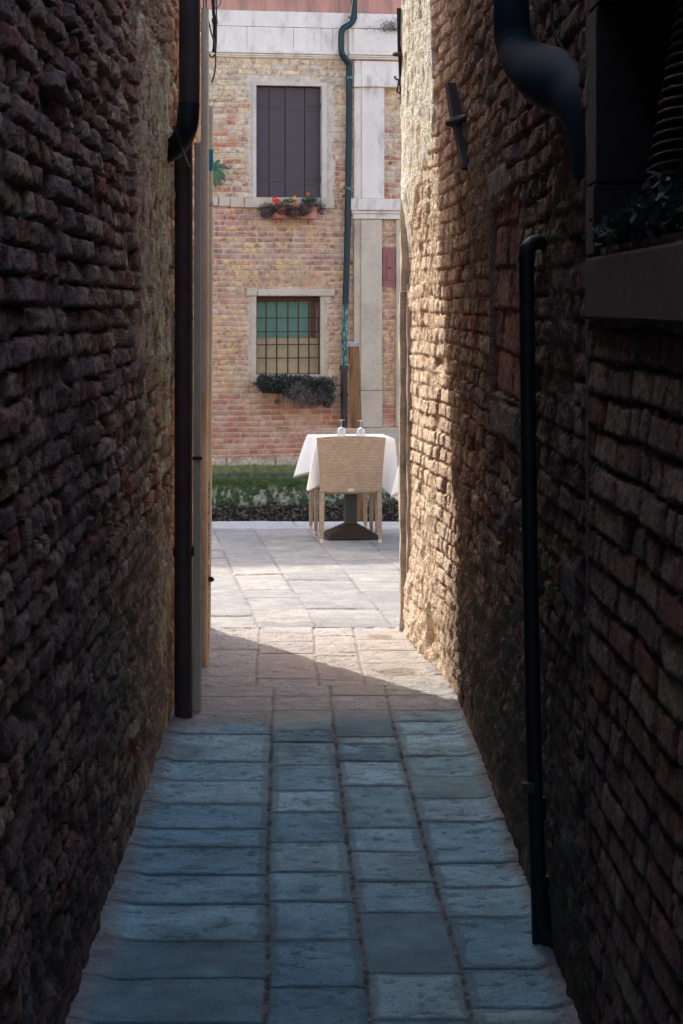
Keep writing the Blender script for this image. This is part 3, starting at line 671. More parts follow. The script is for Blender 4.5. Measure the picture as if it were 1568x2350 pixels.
c = c * (1 - jt * .7)[..., None] * (.6 + .8 * vn(Ug * 60, Vg * 60, 238))[..., None]
grid('foundation', np.stack([Ug, -off, Vg], -1), M_fac, c, fb)

# upper window
def surround(outer, inner, off, depth, m, name, parent, oy=.0):
    a0, a1, b0, b1 = outer; i0, i1, j0, j1 = inner; b = MB()
    def wob(p, k): return (p[0] + (random.random() - .5) * k, p[1] + (random.random() - .5) * k)
    b.box(a0, i0, -off, depth, b0, b1); b.box(i1, a1, -off, depth, b0, b1); b.box(i0 + .0005, i1 - .0005, -off + .001, depth, j1, b1 - .001)
    if b0 < j0: b.box(i0 + .0005, i1 - .0005, -off + .001, depth, b0, j0)
    o = b.build(name, m, parent, bevel=.010); return o
w1 = surround((U(579), U(750), V(454.5), V(190)), (W1[0], W1[1], W1[2], W1[3]), .022, .22, M_lime, 'window', fb)
b = MB(); b.box(U(455), U(500), -.03, .1, V(474), V(455)); b.box(U(502), U(527), -.035, .1, V(476), V(455)); b.box(U(528), U(560), -.03, .1, V(477), V(455)); b.box(U(560.5), U(766), -.05, .22, V(478), V(455))
b.build('sill', M_stone_b, w1, bevel=.008)
seams = [588, 620, 657, 702, 738.5]
for j in range(2):
    b = MB(); bs = MB()
    for i in range(2):
        x0, x1 = U(seams[j * 2 + i]) + .004, U(seams[j * 2 + i + 1]) - .004
        b.box(x0, x1, .085 + .006 * i, .115 + .006 * i, W1[2] + .003, W1[3] - .012)
    sh = b.build('shutter', M_shutter, w1, bevel=.003)
    xa, xb = (U(590), U(655)) if j == 0 else (U(659), U(737))
    for yy in (242, 411):
        h_ = MB()
        if j == 0: h_.box(xa, xa + .18, .076, .084, V(yy + 2), V(yy - 1)); h_.box(xa + .05, xb - .03, .079, .0845, V(yy + 7), V(yy + 4))
        else: h_.box(xb - .2, xb, .078, .089, V(yy + 2), V(yy - 1)); h_.box(xa + .06, xb - .06, .079, .0895, V(yy + 12), V(yy + 9)); h_.box(xb - .012, xb + .006, .05, .09, V(yy + 6), V(yy - 6))
        h_.build('strap_hinge', M_shutter, sh, bevel=.002)
b = MB(); b.box(W1[0], W1[1], .13, .14, W1[2], W1[3]); b.build('backing', M_shutter_gap, w1)
# lower window
w2 = surround((U(576), U(745), V(860), V(680)), (W2[0], W2[1], W2[2] - .01, W2[3]), .02, .24, M_stone_b, 'window', fb)
b = MB(); b.box(U(565), U(590), -.034, .24, V(680) + .001, V(661)); b.box(U(590.5), U(768), -.040, .24, V(679.6), V(663)); b.build('lintel', M_stone_b, w2, bevel=.014)
b = MB(); b.box(U(576), U(760), -.07, .24, V(876), V(860.5)); b.build('sill', M_stone_b, w2, bevel=.01)
b = MB()
for x in (589.5, 612, 636.5, 662, 686.5, 710.5, 733.5): b.tube([(U(x), .045, W2[2] - .01), (U(x), .045, W2[3])], .0105, 8)
for y in (686, 729.5, 760.5, 790.5, 821): b.box(W2[0], W2[1], .036, .046, V(y + 1.25), V(y - 1.25))
b.build('grille', M_iron, w2)
b = MB(); fy = .16
b.box(W2[0], W2[1], fy, fy + .04, V(691), V(681)); b.box(U(720), U(729), fy + .001, fy + .04, V(775), V(691)); b.build('frame', M_brownframe, w2, bevel=.003)
b = MB(); b.box(W2[0], U(720), fy + .045, fy + .05, V(775), V(691)); b.build('blind', M_green, w2)
b = MB(); b.box(W2[0], W2[1], fy + .02, fy + .03, W2[2], V(775.5)); b.build('lower_board', M_beige, w2)
b = MB(); b.box(U(729.3), W2[1], fy + .06, fy + .065, V(775), V(691)); b.build('curtain', M_lime, w2)
b = MB(); b.box(W2[0], U(720), fy + .012, fy + .014, V(775), V(691)); b.build('pane', M_pane, w2)
# red cabinet on the facade
rc = thing('meter_cabinet', 'narrow faded red metal cabinet set into the brick strip beside the pilaster', 'cabinet', (0, ZF, 0), AF)
b = MB(); b.box(U(877.5), U(905), -.035, .0, V(658), V(567)); b.build('door', M_redbox, rc, bevel=.003)
b = MB(); b.box(U(887), U(898), -.050, -.0355, V(643), V(582)); b.build('raised_strip', M_redbox, rc, bevel=.003)
b = MB(); b.lathe([(0, 0), (.012, 0), (.012, .02), (0, .02)], 0, 0, 12)
b.v = [(U(892.5) + x, -.051 - z, V(614) + y) for x, y, z in b.v]; b.build('knob', M_dkiron, rc)

def FW(x, y, off=0):
    """world point on the facade plane seen at picture grid position x,y"""
    u_, v_ = UV(x, y); return (u_ * ca + off * sa, ZF + u_ * sa - off * ca, v_)

# facade downpipe
dp = thing('drainpipe', 'tall dark green copper downpipe with swan-neck bend on the facade across the canal', 'drainpipe', FW(790, 842, .08))
O = tuple(dp.location)
r_ = .041
b = MB(); pts = curve([FW(808, -60, .14), FW(808, 30, .14), FW(806, 48, .14), FW(796, 60, .15), FW(783, 68, .16), FW(778, 82, .17), FW(778, 118, .17), FW(784, 134, .15), FW(794, 145, .12), FW(798, 160, .10), FW(797.5, 300, .10), FW(795, 500, .10), FW(789.8, 700, .10)], 7)
b.tube(pts, r_, 16); b.build('pipe', M_green_pipe, dp, O, smooth=True)
b = MB(); b.tube([FW(789.8, 700, .10), FW(788.5, 760, .10), FW(786.5, 844, .10)], r_ * .985, 16); b.build('stained_pipe', M_verd, dp, O, smooth=True)
b = MB(); b.tube([FW(786.5, 841, .10), FW(787, 1010, .10), FW(787, 1046, .10)], r_ * 1.12, 16); b.tube([FW(786.5, 838, .10), FW(786.7, 850, .10)], r_ * 1.42, 16); b.build('cast_iron_foot', M_brown_pipe, dp, O, smooth=True)
for (x, y, m) in ((798, 180, M_verd), (795.5, 433, M_verd), (787, 905, M_iron), (806, 42, M_green_pipe)):
    b = MB(); b.tube([FW(x, y - 2.5, .10 if y > 100 else .14), FW(x, y + 2.5, .10 if y > 100 else .14)], r_ * 1.25, 16); b.box(*sorted((FW(x - 11, y, .1)[0], FW(x + 11, y, .1)[0])), FW(x, y)[1] - .11, FW(x, y)[1] - .09, FW(x, y)[2] - .008, FW(x, y)[2] + .008)
    b.build('clamp', m, dp, O)
cb = thing('cable', 'thin pale cable wandering beside the green downpipe', 'cable', FW(800, 500, .03))
b = MB(); b.tube(curve([FW(805, -20, .2), FW(797, 40, .22), FW(794, 75, .06), FW(783, 145, .05), FW(786, 190, .04), FW(806, 260, .04), FW(810, 285, .04), FW(804, 293, .04), FW(800, 400, .04), FW(803, 448, .05), FW(816, 455, .14), FW(803, 505, .14), FW(812, 514, .05), FW(803, 523, .05), FW(800, 520, .05)], 6), .0045, 6)
b.build('wire', M_ltcable, cb, tuple(cb.location), smooth=True)

# plants
def leaves(n, fn, cols_, ln, wd, seed, droop=0.0):
    rnd = random.Random(seed); b = MB()
    for i in range(n):
        p = Vector(fn(rnd)); d = Vector((rnd.gauss(0, 1), rnd.gauss(0, 1), rnd.gauss(0, 1) - droop)).normalized()
        s_ = d.cross(Vector((rnd.gauss(0, 1), rnd.gauss(0, 1), rnd.gauss(0, 1)))).normalized()
        l = ln * rnd.uniform(.5, 1.3); w_ = wd * rnd.uniform(.6, 1.3); cc_ = rnd.choice(cols_); f_ = rnd.uniform(.6, 1.3)
        cc_ = tuple(q * f_ for q in cc_)
        b.add([p - s_ * w_ * .3, p + d * l * .5 - s_ * w_, p + d * l, p + d * l * .5 + s_ * w_], [(0, 1, 2, 3)], cc_)
    return b
def blob(cx, cz, y0, rx, ry, rz):
    def f(rnd):
        while True:
            a, b_, c_ = rnd.uniform(-1, 1), rnd.uniform(-1, 1), rnd.uniform(-1, 1)
            if .35 < a * a + b_ * b_ + c_ * c_ < 1: return (cx + a * rx, y0 + b_ * ry, cz + c_ * rz)
    return f
DRY = [(.055, .05, .055), (.08, .065, .06), (.035, .035, .045), (.13, .105, .09), (.04, .05, .035)]
# upper flower trough
ft = thing('flower_box', 'terracotta flower trough with red and orange blooms on the shuttered window sill', 'flower box', FW(670, 500, .2), AF)
def loc(x, y, off): # local coordinates in a thing sitting at FW(670,500,.2) on the facade
    return None
class Loc:
    def __init__(s, x, y, off): s.u, s.v = UV(x, y); s.o = off
    def __call__(s, x, y, off): a, c_ = UV(x, y); return (a - s.u, s.o - off, c_ - s.v)
L1 = Loc(670, 500, .2)
def trough(b, L_, x0, x1, yt, yb, oc, dep, taper=.02):
    a = L_(x0, yt, oc); c_ = L_(x1, yb, oc); t_ = taper
    vs = [(a[0] + t_, a[1] - dep + t_, c_[2]), (c_[0] - t_, a[1] - dep + t_, c_[2]), (c_[0] - t_, a[1] + dep - t_, c_[2]), (a[0] + t_, a[1] + dep - t_, c_[2]),
          (a[0], a[1] - dep, a[2]), (c_[0], a[1] - dep, a[2]), (c_[0], a[1] + dep, a[2]), (a[0], a[1] + dep, a[2])]
    b.add(vs, [(0,3,2,1),(4,5,6,7),(0,1,5,4),(1,2,6,5),(2,3,7,6),(3,0,4,7)])
    b.box(a[0] - .008, c_[0] + .008, a[1] - dep - .008, a[1] + dep + .008, a[2] - .022, a[2] + .003)
b = MB(); trough(b, L1, 617, 722, 468, 500, .16, .065, .012); b.build('trough', M_terra, ft, bevel=.004)
b = MB(); a = L1(615, 502, .16); c_ = L1(725, 500, .16); b.box(a[0], c_[0], a[1] - .07, a[1] + .07, a[2], c_[2]); b.box(a[0] + .1, a[0] + .12, a[1], .17, a[2] - .06, a[2] - .001); b.box(c_[0] - .12, c_[0] - .1, a[1], .17, a[2] - .06, a[2] - .001); b.build('bracket', M_terra, ft, bevel=.003)
b = MB()
for (x, y, rx, rz, n) in ((606, 484, .11, .10, 700), (640, 478, .14, .075, 700), (672, 488, .14, .085, 800), (693, 478, .09, .09, 500), (715, 465, .10, .05, 350), (730, 480, .05, .07, 250)):
    p = L1(x, y, .235); bb = leaves(n, blob(p[0], p[2], p[1], rx, .055, rz), DRY, .045, .0035, x, .6); b.add(bb.v, bb.f); b.c[-len(bb.v):] = bb.c
b.build('dried_foliage', M_leaf, ft, colattr=True)
b = MB()
for (x, y, n) in ((660, 464, 160), (703, 461, 260), (640, 465, 60)):
    p = L1(x, y, .17); bb = leaves(n, blob(p[0], p[2], p[1], .09, .05, .035), [(.05,.12,.025), (.08,.17,.04)], .035, .007, x, -.6); b.add(bb.v, bb.f); b.c[-len(bb.v):] = bb.c
b.build('green_foliage', M_leaf, ft, colattr=True)
def flower(x, y, m, rr, par, L_, off=.22, m2=None):
    p = L_(x, y, off); b = MB(); rnd = random.Random(int(x))
    for k in range(6):
        a = k * 1.047 + .3; dx, dz = math.cos(a), math.sin(a)
        vs = [(p[0], p[1] - .004, p[2])]
        for q in range(7):
            aa = a + (q - 3) * .16; rr_ = rr * (1 - .12 * abs(q - 3) / 3) * rnd.uniform(.92, 1.05); vs.append((p[0] + math.cos(aa) * rr_, p[1] - .012 + .01 * rnd.random(), p[2] + math.sin(aa) * rr_))
        b.add(vs, [(0, i, i + 1) for i in range(1, 7)])
    f_ = b.build('flower', m, par)
    if m2: 
        s_ = MB(); s_.lathe([(0, -.006), (rr * .35, 0), (0, .006)], 0, 0, 10); s_.v = [(p[0] + a_, p[1] - .022 - c2_, p[2] + b_) for a_, b_, c2_ in s_.v]; s_.build('flower_centre', m2, f_)
flower(624, 459, M_red, .036, ft, L1, m2=M_org); flower(631, 463, M_red, .034, ft, L1); flower(670, 456, M_org, .033, ft, L1, m2=M_yel); flower(700, 447, M_red, .024, ft, L1, m2=M_yel)
for (x, y) in ((670, 458), (700, 449), (688, 447), (720, 448), (730, 447)):
    b = MB(); b.tube([L1(x, y, .2), L1(x + 1, 470, .17)], .003, 5); b.build('stem', M_cable, ft)
# lower hedge trough
ht_ = thing('flower_box', 'long window box overgrown with shaggy dark drooping shrub below the barred window', 'flower box', FW(672, 876, .2), AF)
L2 = Loc(672, 876, .2)
b = MB(); trough(b, L2, 596, 748, 874, 900, .19, .075, .01); b.build('trough', M_iron, ht_, bevel=.004)
b = MB()
for (x, y, rx, rz, n) in ((600, 876, .11, .11, 1300), (622, 878, .14, .12, 1200), (650, 880, .18, .13, 2000), (690, 882, .22, .14, 2200), (735, 886, .16, .15, 1500), (742, 910, .10, .13, 800), (715, 902, .16, .15, 1000), (668, 895, .12, .13, 900), (628, 918, .03, .045, 70)):
    p = L2(x, y, .26); bb = leaves(n, blob(p[0], p[2], p[1], rx, .12, rz), [(.035,.050,.035), (.05,.065,.04), (.07,.07,.075), (.03,.045,.03), (.08,.065,.065)], .040, .006, x, .5); b.add(bb.v, bb.f); b.c[-len(bb.v):] = bb.c
b.build('foliage', M_leaf, ht_, colattr=True)
b = MB()
for (x, y, rx, rz, n) in ((672, 898, .10, .16, 420), (690, 906, .10, .14, 360), (655, 900, .07, .12, 160), (720, 905, .12, .12, 120)):
    p = L2(x, y, .36); bb = leaves(n, blob(p[0], p[2], p[1], rx, .05, rz), [(.20,.15,.13), (.14,.11,.10), (.24,.19,.17)], .075, .003, x, 1.2); b.add(bb.v, bb.f); b.c[-len(bb.v):] = bb.c
b.build('dead_twigs', M_leaf, ht_, colattr=True)
# agave in the brick wall at the left
ag = thing('agave_plant', 'green strappy agave growing out of the facade just past the pipes', 'plant', FW(486, 385, .1), AF)
b = MB(); rnd = random.Random(3)
for (a_, l) in ((12, .22), (25, .19), (-35, .20), (-60, .2), (-80, .2), (-95, .18), (170, .2), (-130, .2), (60, .18), (-20, .17), (100, .18)):
    a = math.radians(a_); pr = None; vs = []
    for k in range(9):
        t_ = k / 8; x = math.cos(a) * l * t_; z = math.sin(a) * l * t_ - .06 * t_ * t_; w_ = .022 * math.sin(math.pi * (.15 + .85 * (1 - t_)) ) + .001
        nx, nz = -math.sin(a), math.cos(a); vs += [(x + nx * w_, -.02 - .1 * t_ + .1 * t_ * t_, z + nz * w_), (x, -.03 - .1 * t_ + .1 * t_ * t_, z), (x - nx * w_, -.02 - .1 * t_ + .1 * t_ * t_, z - nz * w_)]
    b.add(vs, [(i * 3 + j, i * 3 + j + 1, i * 3 + j + 4, i * 3 + j + 3) for i in range(8) for j in range(2)], (.07, .13 + rnd.random() * .04, .08))
b.build('leaf_rosette', M_leaf, ag, smooth=True, colattr=True)
# weed on the cornice
wd = thing('weed', 'wiry brown weed rooted in the cornice joint at the top right', 'plant', FW(893, 66, .12), AF)
b = leaves(520, lambda r0: (r0.gauss(0, .09), -.03 + r0.uniform(-.05, .03), .02 + r0.gauss(0, .055)), [(.07,.055,.04), (.05,.045,.03), (.10,.07,.05)], .04, .003, 5, .0)
bb = leaves(90, lambda r0: (r0.uniform(-.32, .05), -.02, r0.gauss(-.02, .02)), [(.08,.06,.045)], .05, .002, 6, .0); b.add(bb.v, bb.f); b.c[-len(bb.v):] = bb.c
b.build('twigs', M_leaf, wd, colattr=True)

# mooring post in the canal
mp = thing('mooring_post', 'brown squared timber mooring post with grey cap standing in the canal behind the table', 'post', P(823, 1230, 21))
O = tuple(mp.location)
b = MB(); n = 30; pts = []
for i in range(n + 1):
    y = 792 + (1480 - 792) * i / n; pts.append(P(811 + 12.5 * (y - 785) / 410 + .8 * math.sin(i * .9), y, 21))
b.tube(pts, [.052 + .012 * min(1, i / 12) + .0025 * math.sin(i * 2.3) for i in range(n + 1)], 8, square=False)
b.build('timber', M_wood, mp, O, smooth=True, bevel=0)
b = MB(); b.tube([P(811, 795, 21), P(811, 786, 21), P(811, 784.5, 21)], [.064, .064, .05], 16); b.build('cap', M_cap, mp, O, smooth=True)

# ------------------------------------------------------------------ table, cloth, chairs, glasses
TH = .835
def make_table(name, label, cx, cy, rz, group=None):
    t = thing(name, label, 'table', (cx, cy, .006), rz, group)
    b = MB(); n = 8; zz = 0
    for i in range(n):
        s_ = .232 - i * .023; b.box(-s_, s_, -s_, s_, zz + .0005, zz + .0125); zz += .013
    b.build('base', M_tbase, t, bevel=.002)
    b = MB(); b.box(-.05, .05, -.05, .05, zz + .0005, TH - .045); b.box(-.2, .2, -.03, .03, TH - .044, TH - .034); b.build('column', M_tbl, t, bevel=.006)
    b = MB(); b.box(-.315, .315, -.325, .325, TH - .033, TH - .010); b.build('tabletop', M_tbl, t, bevel=.004)
    return t
def make_cloth(label, cx, cy, rz, drops, mids, seed, outs=(.10, .10, .10, .10)):
    """corners in order near-left, near-right, far-right, far-left"""
    hx, hy = .317, .327; N_ = 160; R_ = 26; vs = []; fs = []
    cs_ = [(-hx, -hy), (hx, -hy), (hx, hy), (-hx, hy)]
    top = TH - .001
    ring0 = []
    for i in range(N_):
        s_ = i / N_ * 4; k = int(s_) % 4; f = s_ - int(s_); a = cs_[k]; c2 = cs_[(k + 1) % 4]
        x = a[0] + (c2[0] - a[0]) * f; y = a[1] + (c2[1] - a[1]) * f
        w0 = math.exp(-(f / .16) ** 2); w1 = math.exp(-((1 - f) / .16) ** 2)
        e0 = max(0, 1 - f / .5); e1 = max(0, 1 - (1 - f) / .5)
        drop = mids[k] + (drops[k] - mids[k]) * e0 ** 1.25 + (drops[(k + 1) % 4] - mids[k]) * e1 ** 1.25
        nx, ny = [(0, -1), (1, 0), (0, 1), (-1, 0)][k]
        d0 = Vector((cs_[k][0], cs_[k][1], 0)).normalized(); d1 = Vector((c2[0], c2[1], 0)).normalized()
        pin = math.exp(-((f - .2) / .09) ** 2) + math.exp(-((1 - f - .2) / .09) ** 2)
        out = Vector((nx, ny, 0)) * (.012 - .035 * pin + .012 * math.sin(f * 9 + seed)) + d0 * outs[k] * w0 + d1 * outs[(k + 1) % 4] * w1
        ring0.append((x, y, drop, out, pin, f, k))
    for j in range(R_ + 1):
        t_ = j / R_
        for (x, y, drop, out, pin, f, k) in ring0:
            tt = max(0, t_ - .04) / .96; o = out * (.35 * tt ** .6 + .65 * tt); zc = top - (0 if j == 0 else .004) - drop * tt
            sc_ = 1.0 + (.012 if j > 0 else 0)
            vs.append((x * sc_ + o.x, y * sc_ + o.y, zc))
    for j in range(R_):
        for i in range(N_): fs.append((j * N_ + i, j * N_ + (i + 1) % N_, (j + 1) * N_ + (i + 1) % N_, (j + 1) * N_ + i))
    b = MB(); b.add(vs, fs); b.add([(x, y, top) for (x, y, *_r) in ring0], [tuple(range(N_))])
    o = b.build('tablecloth', M_cloth, None, smooth=True)
    o.location = (cx, cy, .006); o.rotation_euler = (0, 0, rz)
    s = o.modifiers.new('thick', 'SOLIDIFY'); s.thickness = .002; s.offset = 1
    return tag(o, label, 'tablecloth')
RZ = math.radians(8)
make_table('pedestal_table', 'small square restaurant table on stepped pedestal between two wicker chairs', .075, 18.50, RZ)
make_cloth('white tablecloth with hanging corners on the table between the wicker chairs', .075, 18.50, RZ, (.41, .51, .37, .37), (.26, .43, .26, .235), 1, (.14, .03, .19, .13))
make_table('pedestal_table', 'second restaurant table mostly hidden behind the right corner stone', .855, 17.35, math.radians(4))
make_cloth('white tablecloth whose hanging tip shows beside the right corner stone', .855, 17.35, math.radians(4), (.54, .44, .44, .44), (.26, .25, .26, .25), 2, (.17, .1, .1, .13))

def make_chair(label, cx, cy, rz):
    t = thing('wicker_chair', label, 'chair', (cx, cy, .006), rz, 'woven restaurant chairs')
    # local: back at y=0 side facing -y, seat towards +y
    nu, nv = 30, 26; b = MB(); vs = []; 
    for side in (0, 1):
        for i in range(nu + 1):
            for j in range(nv + 1):
                a = i / nu * 2 - 1; v = j / nv
                wdt = .252 + .030 * v ** 1.6; z = .418 + (.438 + .017 * (1 - a * a)) * v
                y = -.02 - .055 * v ** 1.5 + .030 * (a * a) * v - .0 + side * .028
                vs.append((a * wdt, y, z))
    n1_ = (nu + 1) * (nv + 1); fs = []
    for i in range(nu):
        for j in range(nv):
            q = i * (nv + 1) + j; fs.append((q, q + nv + 1, q + nv + 2, q + 1)); fs.append((n1_ + q, n1_ + q + 1, n1_ + q + nv + 2, n1_ + q + nv + 1))
    for i in range(nu):
        q = i * (nv + 1); fs.append((q, n1_ + q, n1_ + q + nv + 1, q + nv + 1)); q += nv; fs.append((q, q + nv + 1, n1_ + q + nv + 1, n1_ + q))
    for j in range(nv):
        q = j; fs.append((q, q + 1, n1_ + q + 1, n1_ + q)); q = nu * (nv + 1) + j; fs.append((q, n1_ + q, n1_ + q + 1, q + 1))
    b.add(vs, fs); bk = b.build('backrest', M_weave, t, smooth=True)
    b = MB(); b.box(-.245, .245, .012, .46, .395, .455); b.build('seat', M_weave, t, bevel=.015)
    for sx in (-1, 1):
        for (y0, nm) in ((.0, 'r'), (.44, 'f')):
            b = MB(); x0, x1 = sx * .232, sx * (.237 if nm == 'r' else .235)
            zt = .415 if nm == 'r' else .393
            b.tube([(x0, y0, zt), ((x0 + x1) / 2, y0 + (.004 if nm == 'f' else -.004), .2), (x1, y0 + (.0 if nm == 'f' else -.012), .035)], [.019, .018, .0155], 4, square=True)
            lg = b.build('leg', M_weave, t, bevel=.004)
            b = MB(); b.tube([(x1, y0 + (.0 if nm == 'f' else -.012), .0345), (x1, y0 + (.0 if nm == 'f' else -.012), .0)], [.0162, .015], 4, square=True); b.build('foot', M_foot, lg, bevel=.003)
    return t, bk
ch, bk = make_chair('near wicker chair with its woven back to the alley and a small oval badge', .077, 17.99, math.radians(2))
b = MB(); vs = [(0, -.029, .432)]
for i in range(24):
    a = i / 24 * 2 * math.pi; vs.append((.026 * math.copysign(abs(math.cos(a)) ** .7, math.cos(a)), -.029, .432 + .0125 * math.copysign(abs(math.sin(a)) ** .7, math.sin(a))))
b.add(vs, [(0, i, i % 24 + 1) for i in range(1, 25)]); bd = b.build('badge', M_white, bk)
b = MB(); b.add([(-.017, -.0305, .437), (-.010, -.0305, .433), (-.017, -.0305, .428)], [(0, 2, 1)])
for (x, w_) in ((-.006, .004), (.0, .004), (.006, .003), (.011, .005)): b.box(x, x + w_, -.0306, -.0303, .4295, .4345)
b.build('logo', M_ink, bd)
make_chair('far wicker chair facing the alley behind the set table', -.028, 19.03, math.radians(180 + 6))

gx = [(783.6, 18.50), (828.3, 18.42)]
for i, (px, Z) in enumerate(gx):
    X = (px - 784) / FD * Z; z0 = TH + .007
    g = thing('wine_glass', ['left upturned wine glass on the white cloth', 'right upturned wine glass on the white cloth'][i], 'glass', (X, Z, z0), 0, 'upturned wine glasses')
    b = MB(); b.lathe([(.034, .0), (.0355, .02), (.0358, .045), (.0345, .058), (.029, .068), (.016, .075), (.005, .080)], 0, 0, 28); b.lathe([(.033, .0), (.0345, .02), (.0348, .045), (.0335, .057), (.028, .066), (.0, .073)], 0, 0, 28)
    b.build('bowl', M_glass, g, smooth=True)
    b = MB(); b.lathe([(.004, .079), (.0035, .10), (.004, .125), (.008, .131)], 0, 0, 12); b.build('stem', M_glass, g, smooth=True)
    b = MB(); b.lathe([(.008, .131), (.020, .1345), (.031, .1365), (.031, .1385), (0, .1385)], 0, 0, 28); b.build('foot', M_glass, g, smooth=True)

# ------------------------------------------------------------------ pipes at the left corner
def pipe(name, label, cat, parts, base, clamps=()):
    t = thing(name, label, cat, base); O = tuple(base)
    for (pn, pts, r, m) in parts:
        b = MB(); b.tube(pts, r, 20); b.build(pn, m, t, O, smooth=True)
    for (c0, c1, r, m) in clamps:
        b = MB(); b.tube([c0, c1], r, 20); b.build('clamp', m, t, O, smooth=True)
    return t
g0 = P(421, 1650, 10.36)
t = pipe('drainpipe', 'dark brown downpipe standing against the end of the left wall', 'drainpipe',
     [('pipe', [P(421, 300, 10.4), P(421.5, 900, 10.4), (P(420, 1650, 10.36)[0], 10.38, .0)], .0425, M_brown_pipe)], (g0[0], 10.36, 0),
     [(P(421, 1255, 10.4), P(421, 1277, 10.4), .050, M_brown_pipe), (P(421, 722, 10.4), P(421, 735, 10.4), .0455, M_brown_pipe)])
b = MB(); a = P(443, 1263, 10.4); b.box(a[0] - .02, a[0] + .010, 10.33, 10.37, a[2] - .02, a[2] + .025); b.build('bracket', M_iron, t, (g0[0], 10.36, 0), bevel=.003)
pts = curve([P(435, -260, 9.9), P(435, -60, 9.9), P(435, 120, 9.9), P(434, 240, 9.9), P(430, 285, 9.9), P(418, 318, 9.95), P(402, 338, 10.0), P(386, 348, 10.05), P(372, 352, 10.1)], 7)
pipe('drainpipe', 'upper dark copper downpipe ending in a bend into the left wall', 'drainpipe', [('pipe', pts, .0475, M_brown_pipe)], P(372, 352, 10.1),
     [])
b = MB(); b.tube(curve([P(434, 236, 9.9), P(430, 285, 9.9), P(418, 318, 9.95), P(402, 338, 10.0), P(388, 347, 10.04)], 7), .0495, 20)
el = b.build('elbow', M_blk_pipe, bpy.data.objects['drainpipe.002'], P(372, 352, 10.1), smooth=True)
cw = thing('wire', 'black tie wire hooked over the bend of the upper left downpipe', 'wire', P(402, 290, 9.8))
b = MB(); b.tube(curve([P(399, 290, 9.83), P(404, 302, 9.8), P(414, 330, 9.82), P(422, 352, 9.95), P(432, 378, 10.3), P(437, 381, 10.4)], 5), .006, 8); b.build('strand', M_blk_pipe, cw, tuple(cw.location), smooth=True)
st = thing('iron_peg', 'short black iron peg sticking out of the left wall beside the brown downpipe', 'peg', P(365, 610, 10.1))
b = MB(); b.tube([P(362, 608, 9.6), P(380, 611, 9.95), P(402, 613, 10.33)], .007, 8); b.build('rod', M_dkiron, st, tuple(st.location))
def zp(x, y, Z): return P(x, y, Z)
pipe('conduit', 'thin cream conduit tight against the brown downpipe', 'conduit', [('tube', [P(439.5, 372, 10.55), P(441, 800, 10.55), P(438, 1300, 10.5), (P(435.5, 1640, 10.47)[0], 10.47, .0)], .0058, M_cream)], (P(435.5, 1640, 10.47)[0], 10.47, 0))
du_ = thing('cable_duct', 'flat grey-cream cable duct running down between the brown and rusty pipes', 'duct', (P(451, 1640, 10.5)[0], 10.5, 0)); O = tuple(du_.location)
b = MB()
def strip(b, x0t, x1t, yt, x0b, x1b, yb_, Z, dep):
    A = P(x0t, yt, Z); B = P(x1t, yt, Z); Cc = P(x0b, yb_, Z); D = P(x1b, yb_, Z)
    vs = [(Cc[0], Z, Cc[2]), (D[0], Z, D[2]), (D[0], Z + dep, D[2]), (Cc[0], Z + dep, Cc[2]), (A[0], Z, A[2]), (B[0], Z, B[2]), (B[0], Z + dep, B[2]), (A[0], Z + dep, A[2])]
    b.add(vs, [(0,3,2,1),(4,5,6,7),(0,1,5,4),(1,2,6,5),(2,3,7,6),(3,0,4,7)])
strip(b, 446, 458.5, 325, 441, 459, 1636, 10.52, .05); b.build('channel', M_greyduct, du_, O, bevel=.008)
b = MB(); b.tube([P(460, 325, 10.53), P(460.5, 1636, 10.53)], .0042, 10); b.build('edge_highlight', M_cream2, du_, O, smooth=True)  # pale strip added to paint the bounce-lit right edge of the duct
b = MB(); a = P(454, 1052, 10.5); b.box(a[0] - .026, a[0] + .020, 10.505, 10.519, a[2] - .008, a[2] + .008); b.build('clamp', M_dkiron, du_, O, bevel=.002)
gp = (P(469, 1530, 11.86)[0], 11.86, 0)
pipe('steel_pipe', 'galvanised steel pipe turning rusty towards its foot', 'pipe',
     [('pipe', [P(470.5, 18, 11.86), P(470.5, 500, 11.86), P(469.5, 900, 11.86)], .0215, M_galv), ('rusty_pipe', [P(469.5, 899, 11.86), P(469, 1200, 11.86), gp], .0205, M_rust)], gp,
     [(P(470, 1284, 11.86), P(470, 1296, 11.86), .0265, M_rust)])
cpx = (P(477, 1525, 11.9)[0], 11.9, 0)
t = pipe('plastic_pipe', 'cream plastic pipe with a blue band and black print nearest the opening', 'pipe',
     [('pipe', [P(483, 275, 11.9), P(483, 700, 11.9), P(480.5, 1100, 11.9), cpx], .0145, M_cream2), ('socket', [P(483, 243, 11.9), P(483, 276, 11.9)], .0165, M_cream2), ('band', [P(483.6, 343, 11.898), P(483.6, 392, 11.898)], .0149, M_blue)], cpx,
     [(P(483, 465, 11.9), P(483, 474, 11.9), .0165, M_greyduct)])
b = MB(); a = P(480, 1330, 11.88); b.box(a[0] - .018, a[0] + .018, 11.875, 11.885, a[2] - .012, a[2] + .014); b.add([(a[0] + .018, 11.87, a[2] + .014), (a[0] + .03, 11.87, a[2]), (a[0] + .018, 11.87, a[2] - .012), (a[0] + .018, 11.885, a[2] + .014), (a[0] + .03, 11.885, a[2]), (a[0] + .018, 11.885, a[2] - .012)], [(0, 2, 1), (3, 4, 5), (0, 1, 4, 3), (1, 2, 5, 4)])
b.build('clip', M_dkiron, t, cpx)
tx = bpy.data.curves.new('printed_text', 'FONT'); tx.body = 'GELECOR   PN U MM   PVC RAL 7 UNI   CEI EN 50'; tx.size = .030; tx.extrude = .0003; tx.space_character = 1.1
to = bpy.data.objects.new('printed_text', tx); C.objects.link(to); bpy.context.view_layer.update()
